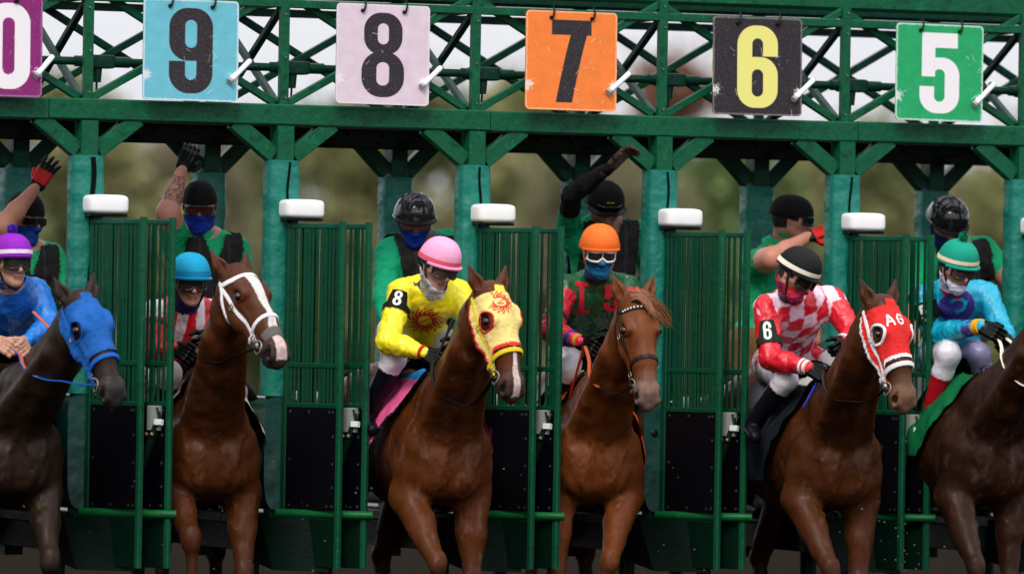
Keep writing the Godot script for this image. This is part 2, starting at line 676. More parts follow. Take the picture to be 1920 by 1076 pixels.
func gate():
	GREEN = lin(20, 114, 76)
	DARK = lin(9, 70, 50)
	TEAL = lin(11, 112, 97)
	var rng := RandomNumberGenerator.new()
	rng.seed = 4
	var g := thing("starting_gate", "long green steel starting gate with truss, padded posts and opened stall doors", "starting gate", Vector3(0, 0, 0))
	var zr := -1.09
	var xa := FIRST - 1.4 * BAY
	var xb := FIRST + 6.6 * BAY
	# beams in welded lengths
	var joints := [xa, FIRST - 0.22, FIRST + 2.0 * BAY + 0.075, FIRST + 4.06 * BAY, xb]
	for i in joints.size() - 1:
		bar_part("overhead_beam", Vector3(joints[i] + 0.002, 2.9 + 0.003 * (i % 2), 0), Vector3(joints[i + 1] - 0.002, 2.9 + 0.003 * (i % 2), 0), 0.1, 0.108, g, GREEN, M.paint, Vector3.UP, 0.008)
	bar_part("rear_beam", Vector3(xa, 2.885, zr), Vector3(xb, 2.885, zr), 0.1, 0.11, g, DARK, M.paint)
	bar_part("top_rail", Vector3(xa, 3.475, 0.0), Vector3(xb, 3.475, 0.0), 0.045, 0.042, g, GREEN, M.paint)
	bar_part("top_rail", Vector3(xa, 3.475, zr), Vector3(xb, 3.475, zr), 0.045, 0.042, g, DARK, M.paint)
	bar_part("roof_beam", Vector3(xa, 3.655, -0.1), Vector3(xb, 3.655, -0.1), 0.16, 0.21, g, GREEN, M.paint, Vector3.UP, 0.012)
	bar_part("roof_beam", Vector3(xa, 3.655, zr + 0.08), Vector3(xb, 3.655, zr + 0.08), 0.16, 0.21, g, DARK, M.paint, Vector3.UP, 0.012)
	# the walkway between the two beams, seen from below, on rusty angle irons
	bar_part("walkway_lip", Vector3(xa, 2.822, -0.1), Vector3(xb, 2.822, -0.1), 0.03, 0.05, g, lin(14, 26, 20), M.rubber)
	bar_part("walkway_lip", Vector3(xa, 2.80, zr + 0.09), Vector3(xb, 2.80, zr + 0.09), 0.03, 0.07, g, lin(18, 22, 18), M.rubber)
	for z in [-0.2, -0.5, -0.84]:
		bar_part("walkway_rail", Vector3(xa, 2.868, z), Vector3(xb, 2.868, z), 0.04, 0.055, g, lin(48, 36, 28), M.rubber)
	for i in range(-1, 7):
		var x := FIRST + i * BAY
		for q in [-0.45, 0.0, 0.42]:
			bar_part("walkway_joist", Vector3(x + q, 2.82, -0.06), Vector3(x + q, 2.82, zr + 0.06), 0.05, 0.035, g, lin(16, 18, 16), M.rubber)
		# truss
		var zi := 0
		for z in [0.0, zr]:
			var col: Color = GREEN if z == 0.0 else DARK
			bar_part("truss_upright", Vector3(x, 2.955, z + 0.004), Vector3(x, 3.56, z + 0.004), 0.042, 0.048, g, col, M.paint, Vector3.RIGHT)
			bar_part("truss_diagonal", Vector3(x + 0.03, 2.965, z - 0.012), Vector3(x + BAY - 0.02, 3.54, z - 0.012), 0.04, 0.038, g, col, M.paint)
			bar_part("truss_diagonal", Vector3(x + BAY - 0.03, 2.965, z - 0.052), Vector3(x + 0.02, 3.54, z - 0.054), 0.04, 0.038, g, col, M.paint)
			zi += 1
			if z == 0.0:
				for q in [2.99, 3.2, 3.42, 3.53]:
					var sb := MB.new()
					sb.col = lin(176, 184, 178)
					sb.tube([Vector3(x + 0.004 * sin(q * 40.0 + i), q, 0.024), Vector3(x + 0.004 * sin(q * 40.0 + i), q, 0.035)], 0.0065, 0.005, 6)
					part("bolt", sb.mesh(), M.metal, g)
		bar_part("cross_web", Vector3(x + 0.028, 3.5, -0.04), Vector3(x + 0.028, 2.96, zr + 0.05), 0.034, 0.034, g, DARK, M.paint)
		bar_part("cross_web", Vector3(x - 0.012, 2.96, -0.05), Vector3(x - 0.012, 3.5, zr + 0.05), 0.034, 0.034, g, lin(40, 84, 72), M.paint)
		bar_part("cross_web", Vector3(x - 0.012, 3.475, -0.03), Vector3(x - 0.012, 3.475, zr + 0.03), 0.034, 0.034, g, DARK, M.paint)
		# the shaft that works the doors
		pipe_part("drive_shaft", [Vector3(x - 0.26, 3.15, -0.1), Vector3(x + BAY - 0.262, 3.15, -0.1)], 0.021, g, DARK, M.paint)
		var gb := MB.new()
		gb.col = DARK
		gb.pillow(Vector3(x + 0.09, 3.15, -0.1), Vector3(0.085, 0.035, 0.04), 0.25)
		gb.tube([Vector3(x - 0.035, 3.15, -0.1), Vector3(x + 0.26, 3.15, -0.1)], 0.028, 0.028, 12)
		gb.tube([Vector3(x + 0.085, 3.12, -0.1), Vector3(x + 0.085, 3.045, -0.1)], 0.028, 0.022, 12)
		gb.tube([Vector3(x + 0.085, 3.045, -0.1), Vector3(x + 0.082, 2.97, -0.1)], 0.006, 0.006, 8)
		part("gearbox", gb.mesh(), M.paint, g)
		# post heads with their braces
		for z in [0.0, zr]:
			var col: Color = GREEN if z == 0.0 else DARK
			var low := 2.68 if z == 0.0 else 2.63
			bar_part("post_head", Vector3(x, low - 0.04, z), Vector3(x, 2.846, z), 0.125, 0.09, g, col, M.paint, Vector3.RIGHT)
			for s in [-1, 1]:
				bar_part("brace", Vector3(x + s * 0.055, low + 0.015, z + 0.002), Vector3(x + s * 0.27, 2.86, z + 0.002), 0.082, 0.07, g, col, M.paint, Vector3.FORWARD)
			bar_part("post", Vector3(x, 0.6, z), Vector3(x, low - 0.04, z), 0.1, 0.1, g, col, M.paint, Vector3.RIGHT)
			# vinyl pads zipped round the posts
			var pd := MB.new()
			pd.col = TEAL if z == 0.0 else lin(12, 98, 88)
			var prof := func(u: float, w: float):
				var an := u * TAU
				var rr := 0.087 + 0.0012 * sin(w * 23.0 + an * 2) + 0.001 * sin(w * 61.0 + i)
				var e := 0.55
				return Vector3(x + signf(cos(an)) * pow(absf(cos(an)), e) * rr, lerpf(low - 1.22, low - 0.012, w), z + signf(sin(an)) * pow(absf(sin(an)), e) * rr * 0.85)
			pd.sheet(prof, 36, 50, Vector3(x, 1.8, z), true)
			var cap := func(u: float, w: float):
				var q: Vector3 = prof.call(u, 1.0)
				return Vector3(lerpf(x, q.x, w), q.y + 0.012 * (1.0 - w), lerpf(z, q.z, w))
			pd.sheet(cap, 36, 2, Vector3(x, 1.8, z), true)
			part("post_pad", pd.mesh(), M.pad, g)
			if z == 0.0:
				var zip := []
				var zn := []
				for k in 24:
					zip.append(Vector3(x + 0.012 + 0.007 * sin(k * 0.9 + i * 2.0) + (0.012 * exp(-pow((k - 18) * 0.4, 2)) if i == 0 else 0.0), lerpf(low - 0.02, low - 1.2, k / 23.0), z + 0.077))
					zn.append(Vector3(0, 0, 1))
				var zm := MB.new()
				zm.col = lin(12, 16, 16)
				zm.strap(zip, zn, 0.026 if i == 0 else 0.012, 0.003)
				part("zip", zm.mesh(), M.rubber, g)
		# the long padded partition behind each post, and the ledge on which the crew stands
		var pp := MB.new()
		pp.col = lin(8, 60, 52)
		var sect := func(u: float, w: float):
			var an := u * TAU
			var e := 0.5
			var wob := 1.0 + 0.05 * sin(w * 40.0 + an) + 0.04 * sin(w * 17.0 - an * 2.0)
			return Vector3(x + signf(cos(an)) * pow(absf(cos(an)), e) * 0.1 * wob, 1.165 + signf(sin(an)) * pow(absf(sin(an)), 0.35) * 0.29, lerpf(0.085, -2.5, w))
		pp.sheet(sect, 40, 60, Vector3(x, 1.165, -1.2), true)
		pp.sheet(func(u, w): return Vector3(x, 1.165, 0.085).lerp(sect.call(u, 0.0), w), 40, 2, Vector3(x, 1.165, -1), true)
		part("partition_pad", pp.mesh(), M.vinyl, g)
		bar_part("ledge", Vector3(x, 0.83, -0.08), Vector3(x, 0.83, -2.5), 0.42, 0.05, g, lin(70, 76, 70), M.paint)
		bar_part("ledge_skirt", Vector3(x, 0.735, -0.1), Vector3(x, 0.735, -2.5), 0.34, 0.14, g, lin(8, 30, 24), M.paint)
		bar_part("partition_rail", Vector3(x, 1.9, -0.1), Vector3(x, 1.9, zr), 0.03, 0.03, g, DARK, M.paint)
		pillow_caps(g, x, i)
		stall_doors(g, x, i, rng)
		# feet and axle under the partition
		for z in [-0.35, -2.1]:
			pipe_part("foot_leg", [Vector3(x, 0.7, z), Vector3(x, 0.02, z)], 0.045, g, DARK, M.paint)
	bar_part("rear_sill", Vector3(xa, 0.79, -2.45), Vector3(xb, 0.79, -2.45), 0.1, 0.09, g, DARK, M.paint)
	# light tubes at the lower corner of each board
	for q in [[68, 140, 97, 106], [432, 150, 468, 114], [792, 160, 826, 127], [1143, 171, 1180, 138], [1491, 184, 1526, 150], [1830, 194, 1866, 157]]:
		var a := at(q[0], q[1], 0.15)
		var b := at(q[2], q[3], 0.08)
		var lt := MB.new()
		lt.col = Color(0.82, 0.83, 0.84)
		lt.tube([a, a.lerp(b, 0.08), a.lerp(b, 0.92), b], 0.014, 0.014, 14)
		lt.col = Color(0.3, 0.3, 0.3)
		lt.tube([a.lerp(b, -0.08), a.lerp(b, 0.03)], 0.016, 0.016, 14)
		var tn := part("light_tube", lt.mesh(), M.plastic, g)
		var dn := MB.new()
		dn.col = GREEN
		dn.tube([b, b + Vector3(0.02, 0.0, -0.09)], 0.012, 0.012, 10)
		part("tube_bracket", dn.mesh(), M.paint, g)


func pillow_caps(g: Node, x: float, i: int):
	var m := MB.new()
	m.col = Color(0.8, 0.8, 0.8)
	m.pillow(Vector3(x + 0.07, 2.42, 0.1), Vector3(0.108, 0.05, 0.1), 0.4, 36, 20)
	part("white_cap", m.mesh(), M.plastic, g)
	bar_part("cap_plate", Vector3(x - 0.03, 2.366, 0.1), Vector3(x + 0.17, 2.366, 0.1), 0.13, 0.014, g, lin(30, 50, 44), M.metal)


func stall_doors(g: Node, x: float, i: int, rng: RandomNumberGenerator):
	# each post carries two doors, both thrown forward and open
	var hinge := [Vector3(x + 0.01, 0, 0.1), Vector3(x + 0.10, 0, 0.09)]
	var tip := [Vector3(x + 0.172, 0, 0.43), Vector3(x + 0.312, 0, 0.43)]
	for k in 2:
		var d := Node3D.new()
		d.name = "stall_door" if not g.has_node("stall_door") else "stall_door_%03d" % ((i + 1) * 2 + k)
		g.add_child(d)
		var h: Vector3 = hinge[k]
		var t: Vector3 = tip[k]
		t.x += rng.randf_range(-0.01, 0.01)
		var dir := (t - h).normalized()
		var len_ := (t - h).length()
		var nrm := dir.cross(Vector3.UP).normalized()
		var top := 2.345
		var p := func(s: float, y: float, o: float): return h + dir * s + Vector3(0, y, 0) + nrm * o
		var c1 := lin(14, 104, 70)
		var c2 := lin(8, 86, 58)
		bar_part("end_tube", p.call(len_, 0.59, 0), p.call(len_, top + 0.012, 0), 0.034, 0.034, d, c1, M.paint, nrm, 0.008)
		bar_part("hinge_tube", p.call(0, 0.62, 0), p.call(0, top, 0), 0.03, 0.03, d, c2, M.paint, nrm, 0.007)
		for y in [top - 0.012, 1.62, 1.415]:
			bar_part("rail", p.call(0.012, y, 0), p.call(len_ - 0.014, y, 0), 0.024, 0.026, d, c2 if y < 2 else lin(24, 96, 74), M.paint)
		var nb := 13 if k == 0 else 11
		for b in range(1, nb):
			var s := len_ * b / nb + rng.randf_range(-0.003, 0.003)
			var w := 0.016 if (b * 3 + i) % 4 else 0.034
			bar_part("bar", p.call(s, 1.42, 0.002), p.call(s, top - 0.02, 0.002), 0.013, w, d, c2, M.paint, dir, 0.004)
		# rubber kick panel with bolts
		bar_part("kick_panel", p.call(0.012, 1.145, 0.0), p.call(len_ - 0.018, 1.145, 0.0), 0.02, 0.52, d, lin(17, 17, 22) if k == 0 else lin(10, 12, 13), M.rubber)
		for q in [[0.04, 1.385], [0.17, 1.385], [0.31, 1.385], [len_ - 0.035, 1.385], [0.04, 1.14], [len_ - 0.035, 1.26], [len_ - 0.035, 1.12], [0.04, 0.905], [0.17, 0.905], [0.3, 0.905], [len_ - 0.035, 0.905], [len_ - 0.035, 1.0]]:
			var bm := MB.new()
			bm.col = lin(120, 120, 116)
			var bp: Vector3 = p.call(q[0], q[1], -0.012)
			var bq: Vector3 = p.call(q[0], q[1], 0.012)
			bm.tube([bp, bq], 0.0075, 0.0075, 8)
			part("bolt", bm.mesh(), M.metal, d)
		bar_part("foot_panel", p.call(-0.1 if k == 0 else 0.05, 0.715, 0.0), p.call(len_ - 0.018, 0.715, 0.0), 0.016, 0.25, d, lin(6, 46, 32), M.paint)
		if k == 1:
			# the latch between the two door ends
			var lb := MB.new()
			lb.col = lin(150, 152, 150)
			lb.box(p.call(len_ - 0.078, 1.345, 0.02), Vector3(0.028, 0.125, 0.075), Basis(nrm, Vector3.UP, -dir))
			part("latch_box", lb.mesh(), M.plastic, d)
			var wb := MB.new()
			wb.col = Color(0.78, 0.79, 0.8)
			wb.box(p.call(len_ - 0.035, 1.325, 0.04), Vector3(0.02, 0.03, 0.045), Basis(nrm, Vector3(0.1, 1, 0).normalized(), -dir))
			part("latch_tab", wb.mesh(), M.plastic, d)
			var la := MB.new()
			la.col = lin(26, 60, 46)
			la.beam(p.call(len_ - 0.05, 1.40, 0.03), p.call(len_ - 0.03, 1.31, 0.03), 0.01, 0.03, nrm)
			la.beam(p.call(len_ - 0.06, 1.31, 0.02), p.call(len_ - 0.16, 1.08, 0.02), 0.03, 0.04, nrm)
			part("latch_arm", la.mesh(), M.paint, d)
			for q in [0.11, 0.075]:
				var kb := MB.new()
				kb.col = lin(190, 170, 140)
				kb.pillow(p.call(len_ - q, 1.263, 0.045), Vector3(0.011, 0.011, 0.014), 0.8, 12, 8)
				part("latch_knob", kb.mesh(), M.metal, d)
	# the foot rail on which the doors turn
	pipe_part("foot_rail", [Vector3(x - 0.03, 0.862, 0.1), Vector3(x + 0.18, 0.862, 0.36), Vector3(x + 0.3, 0.862, 0.44), Vector3(x + 0.355, 0.862, 0.46)], 0.022, g, lin(20, 128, 66), M.paint)
	var fb := MB.new()
	fb.col = lin(5, 38, 26)
	var a := Vector3(x - 0.11, 0.84, 0.06)
	fb.quad(Vector3(x - 0.06, 0.57, 0.14), Vector3(x + 0.16, 0.57, 0.36), Vector3(x + 0.16, 0.85, 0.34), a)
	fb.quad(Vector3(x - 0.12, 0.62, -0.1), Vector3(x - 0.06, 0.57, 0.14), a, Vector3(x - 0.13, 0.84, -0.1))
	fb.quad(Vector3(x + 0.16, 0.57, 0.36), Vector3(x + 0.17, 0.57, -0.1), Vector3(x + 0.17, 0.85, -0.1), Vector3(x + 0.16, 0.85, 0.34))
	fb.quad(Vector3(x - 0.12, 0.62, -0.1), Vector3(x + 0.17, 0.57, -0.1), Vector3(x + 0.16, 0.57, 0.36), Vector3(x - 0.06, 0.57, 0.14))
	part("foot_box", fb.mesh(), M.paint, g)


# ---------------------------------------------------------------- trees and ground
func leaf_clump(seed_: int, n: int, size: float) -> ArrayMesh:
	var rng := RandomNumberGenerator.new()
	rng.seed = seed_
	var m := MB.new()
	for i in n:
		var p := Vector3(rng.randfn(0, 0.2), rng.randfn(0, 0.17), rng.randfn(0, 0.2))
		var d := Vector3(rng.randfn(), rng.randfn() * 0.6, rng.randfn()).normalized()
		var s := d.cross(Vector3(rng.randfn(), rng.randfn(), rng.randfn())).normalized()
		var l := size * rng.randf_range(0.7, 1.3)
		m.quad(p, p + d * l * 0.45 + s * l * 0.36, p + d * l, p + d * l * 0.4 - s * l * 0.34)
	return m.mesh()


func twig_clump(seed_: int) -> ArrayMesh:
	var rng := RandomNumberGenerator.new()
	rng.seed = seed_
	var m := MB.new()
	for i in 16:
		var d := Vector3(rng.randfn() * 0.6, rng.randf_range(0.1, 1.0), rng.randfn() * 0.6).normalized()
		var p := Vector3(rng.randfn(0, 0.15), rng.randfn(0, 0.15), rng.randfn(0, 0.15))
		m.tube([p, p + d * 0.25, p + d * 0.5 + Vector3(rng.randfn(), rng.randfn(), rng.randfn()) * 0.06], 0.009, 0.003, 3)
	for i in 12:
		var p := Vector3(rng.randfn(0, 0.22), rng.randfn(0, 0.2), rng.randfn(0, 0.22))
		var d := Vector3(rng.randfn(), rng.randfn(), rng.randfn()).normalized() * 0.1
		var s := d.cross(Vector3(0.3, 1, 0.2)).normalized() * 0.04
		m.quad(p - s, p + d - s, p + d + s, p + s)
	return m.mesh()


func tree(label: String, across: float, away: float, height: float, spread: float, low: float, cols: Array, clumps: Array, seed_: int, count: int):
	var rng := RandomNumberGenerator.new()
	rng.seed = seed_
	var w := cam_pos + Vector3(cam_fw.x, 0, cam_fw.z).normalized() * away + Vector3(cam_r.x, 0, cam_r.z).normalized() * across
	w.y = 0
	var t := thing("tree", label, "tree", w, "trees and bushes behind the gate")
	var tr := MB.new()
	tr.col = lin(74, 62, 50)
	var blobs := []
	var top := Vector3(rng.randfn() * 0.2, height * 0.55, rng.randfn() * 0.2)
	tr.tube([Vector3.ZERO, Vector3(0.05, height * 0.2, 0.03), top, top + Vector3(0.1, height * 0.3, 0)], 0.05 + height * 0.018, 0.02, 7)
	for i in 9:
		var an := rng.randf() * TAU
		var hh := height * rng.randf_range(low, 0.98)
		var k := sin(clampf((hh / height - low) / (1.0 - low), 0.05, 1) * PI * 0.86 + 0.25)
		var rr := spread * sqrt(rng.randf()) * k * 0.85
		var e := Vector3(cos(an) * rr, hh, sin(an) * rr)
		var s := Vector3(0, hh * 0.55, 0)
		tr.tube([s, s.lerp(e, 0.5) + Vector3(0, 0.1, 0), e], 0.02 + height * 0.006, 0.01, 5)
		blobs.append([e, spread * rng.randf_range(0.28, 0.5), rng.randi() % cols.size()])
	part("trunk", tr.mesh(), M.bark, t)
	var mm := MultiMesh.new()
	mm.transform_format = MultiMesh.TRANSFORM_3D
	mm.use_colors = true
	mm.mesh = clumps[rng.randi() % clumps.size()]
	mm.instance_count = count
	for i in count:
		var b: Array = blobs[rng.randi() % blobs.size()]
		var d := Vector3(rng.randfn(), rng.randfn(), rng.randfn()).normalized() * pow(rng.randf(), 0.5) * (b[1] as float)
		var p: Vector3 = b[0] + d * Vector3(1, 0.8, 1)
		p.y = maxf(p.y, 0.2)
		var c: Color = cols[b[2]]
		c = c * rng.randf_range(0.7, 1.3)
		mm.set_instance_transform(i, Transform3D(Basis(Vector3(rng.randfn(), rng.randfn(), rng.randfn()).normalized(), rng.randf() * TAU).scaled(Vector3.ONE * rng.randf_range(0.7, 1.5)), p))
		mm.set_instance_color(i, c)
	var o := MultiMeshInstance3D.new()
	o.name = "crown"
	o.multimesh = mm
	o.material_override = M.leaf
	t.add_child(o)
	o.set_meta("kind", "stuff")


func background():
	var gm := MB.new()
	gm.col = Color(0.014, 0.011, 0.007)
	gm.sheet(func(u, v): return Vector3(lerpf(-420, 420, u), 0.0, lerpf(-520, 320, v)), 8, 8, Vector3(0, -100, 0))
	var o := part("ground", gm.mesh(), M.dirt, self)
	o.set_meta("kind", "structure")
	var gr := MB.new()
	gr.col = Color(0.04, 0.05, 0.018)
	var d := Vector3(cam_fw.x, 0, cam_fw.z).normalized()
	var r := Vector3(cam_r.x, 0, cam_r.z).normalized()
	gr.sheet(func(u, v): return Vector3(cam_pos.x, 0.004, cam_pos.z) + r * lerpf(-300, 300, u) + d * lerpf(72, 420, v), 4, 4, Vector3(0, -100, 0))
	var gg := part("grass", gr.mesh(), M.dirt, self)
	gg.set_meta("kind", "structure")
	var leafy := [leaf_clump(1, 22, 0.17), leaf_clump(2, 20, 0.2), leaf_clump(3, 26, 0.15)]
	var twigs := [twig_clump(4), twig_clump(5)]
	var olive := [Color(0.210, 0.214, 0.092), Color(0.168, 0.185, 0.076), Color(0.260, 0.252, 0.118)]
	var green := [Color(0.134, 0.189, 0.071), Color(0.160, 0.210, 0.080), Color(0.193, 0.227, 0.097)]
	var brown := [Color(0.269, 0.235, 0.151), Color(0.235, 0.210, 0.130), Color(0.252, 0.244, 0.139)]
	var rust := [Color(0.26, 0.1, 0.06), Color(0.22, 0.11, 0.07)]
	var rng := RandomNumberGenerator.new()
	rng.seed = 31
	# [across, away, height, spread, low, colours, kind, label]
	var rows := [
		[-17.0, 116, 6.0, 2.6, 0.1, olive, 0, "olive leafy tree far beyond the left end of the frame"],
		[-13.0, 112, 5.0, 2.0, 0.08, brown, 1, "brown twiggy bush second from the left end behind the gate"],
		[-9.6, 118, 5.9, 2.4, 0.1, green, 0, "green tree behind the purple board at the left edge"],
		[-7.0, 110, 4.9, 2.0, 0.05, olive, 0, "olive bush seen between the purple and the blue board"],
		[-5.3, 113, 4.6, 1.5, 0.05, brown, 1, "bare brown bush behind the tattooed man"],
		[-3.6, 117, 5.6, 2.1, 0.1, green, 0, "round green tree behind the blue board"],
		[-1.8, 114, 4.8, 1.9, 0.05, olive, 0, "olive bush below the pink board"],
		[0.1, 119, 5.2, 1.9, 0.08, olive, 0, "yellowish olive tree between the pink and the orange board"],
		[1.6, 112, 4.3, 1.4, 0.05, brown, 1, "bare brown bush below the orange board"],
		[3.0, 124, 5.9, 1.1, 0.35, rust, 0, "small rust red autumn tree behind the orange board"],
		[3.4, 114, 5.0, 2.0, 0.05, green, 0, "green tree behind the man in the black cap and raised arm"],
		[5.2, 117, 5.4, 2.0, 0.08, olive, 0, "olive tree below the black board"],
		[6.9, 113, 5.0, 1.9, 0.05, olive, 0, "olive bush between the black and the green board"],
		[8.6, 116, 5.6, 2.2, 0.1, olive, 0, "olive tree behind the green board"],
		[11.5, 113, 5.2, 2.2, 0.06, brown, 1, "brown bush just past the right edge"],
		[15.5, 118, 6.2, 2.6, 0.1, green, 0, "green tree far past the right edge"],
	]
	for i in rows.size():
		var q: Array = rows[i]
		tree(q[7], q[0], q[1], q[2] * 1.06, q[3], q[4], q[5], leafy if q[6] == 0 else twigs, 100 + i, 900)
	# low scrub that closes the view below the trees
	var mm := MultiMesh.new()
	mm.transform_format = MultiMesh.TRANSFORM_3D
	mm.use_colors = true
	mm.mesh = leafy[0]
	mm.instance_count = 9000
	for i in 9000:
		var p := Vector3(cam_pos.x, 0, cam_pos.z) + r * rng.randf_range(-34, 34) + d * (123.0 + rng.randf_range(-5, 5))
		p.y = pow(rng.randf(), 1.3) * 3.6 + 0.1
		var k := sin(p.x * 0.8) + sin(p.x * 0.31 + 2.0)
		var c: Color = (brown[rng.randi() % 3] as Color).lerp(olive[rng.randi() % 3], clampf(0.4 + k * 0.4, 0, 1)) * rng.randf_range(0.7, 1.1)
		mm.set_instance_transform(i, Transform3D(Basis(Vector3(rng.randfn(), rng.randfn(), rng.randfn()).normalized(), rng.randf() * TAU).scaled(Vector3.ONE * rng.randf_range(0.9, 1.8)), p))
		mm.set_instance_color(i, c)
	var sc := MultiMeshInstance3D.new()
	sc.name = "undergrowth"
	sc.multimesh = mm
	sc.material_override = M.leaf
	add_child(sc)
	sc.set_meta("kind", "stuff")
	tag(sc, "low brown and olive undergrowth along the far side of the track", "undergrowth")


# ---------------------------------------------------------------- horses
# Everything here runs in a thread and returns plain arrays.
# h holds the horse in its own axes: chest at z = 0 looking along +z, y from the ground.
func head_point(h: Dictionary, a: float, b: float, c: float) -> Vector3:
	return h.poll + (h.ax as Vector3) * a * h.hs + (h.bx as Vector3) * b * h.hs + (h.cx as Vector3) * c * h.hs


# point on the head's surface at the distance a below the poll and the angle round it (0 front, 90 its left)
func on_head(h: Dictionary, f: Field, a: float, deg: float, lift := 0.0) -> Array:
	var an := deg_to_rad(deg)
	var d: Vector3 = (h.bx as Vector3) * cos(an) + (h.cx as Vector3) * sin(an)
	var mid := head_point(h, a, -0.03 if a < 0.4 else -0.035, 0)
	var p := f.hit(mid + d * 0.26, -d, 0.26)
	var n := f.grad(p)
	return [p + n * lift, n]


func head_strap(mb: MB, h: Dictionary, f: Field, path: Array, width: float, thick := 0.004, closed := false, lift := 0.0):
	var pts := []
	var nr := []
	for q in path:
		var r := on_head(h, f, q[0], q[1], lift)
		pts.append(r[0]); nr.append(r[1])
	mb.strap(pts, nr, width, thick, closed)


func dense(path: Array, n: int, closed := false) -> Array:
	var out := []
	var m := path.size()
	for i in (m if closed else m - 1):
		for k in n:
			var t := float(k) / n
			var a: Array = path[i]
			var b: Array = path[(i + 1) % m]
			out.append([lerpf(a[0], b[0], t), lerpf(a[1], b[1], t)])
	if not closed:
		out.append(path[m - 1])
	return out


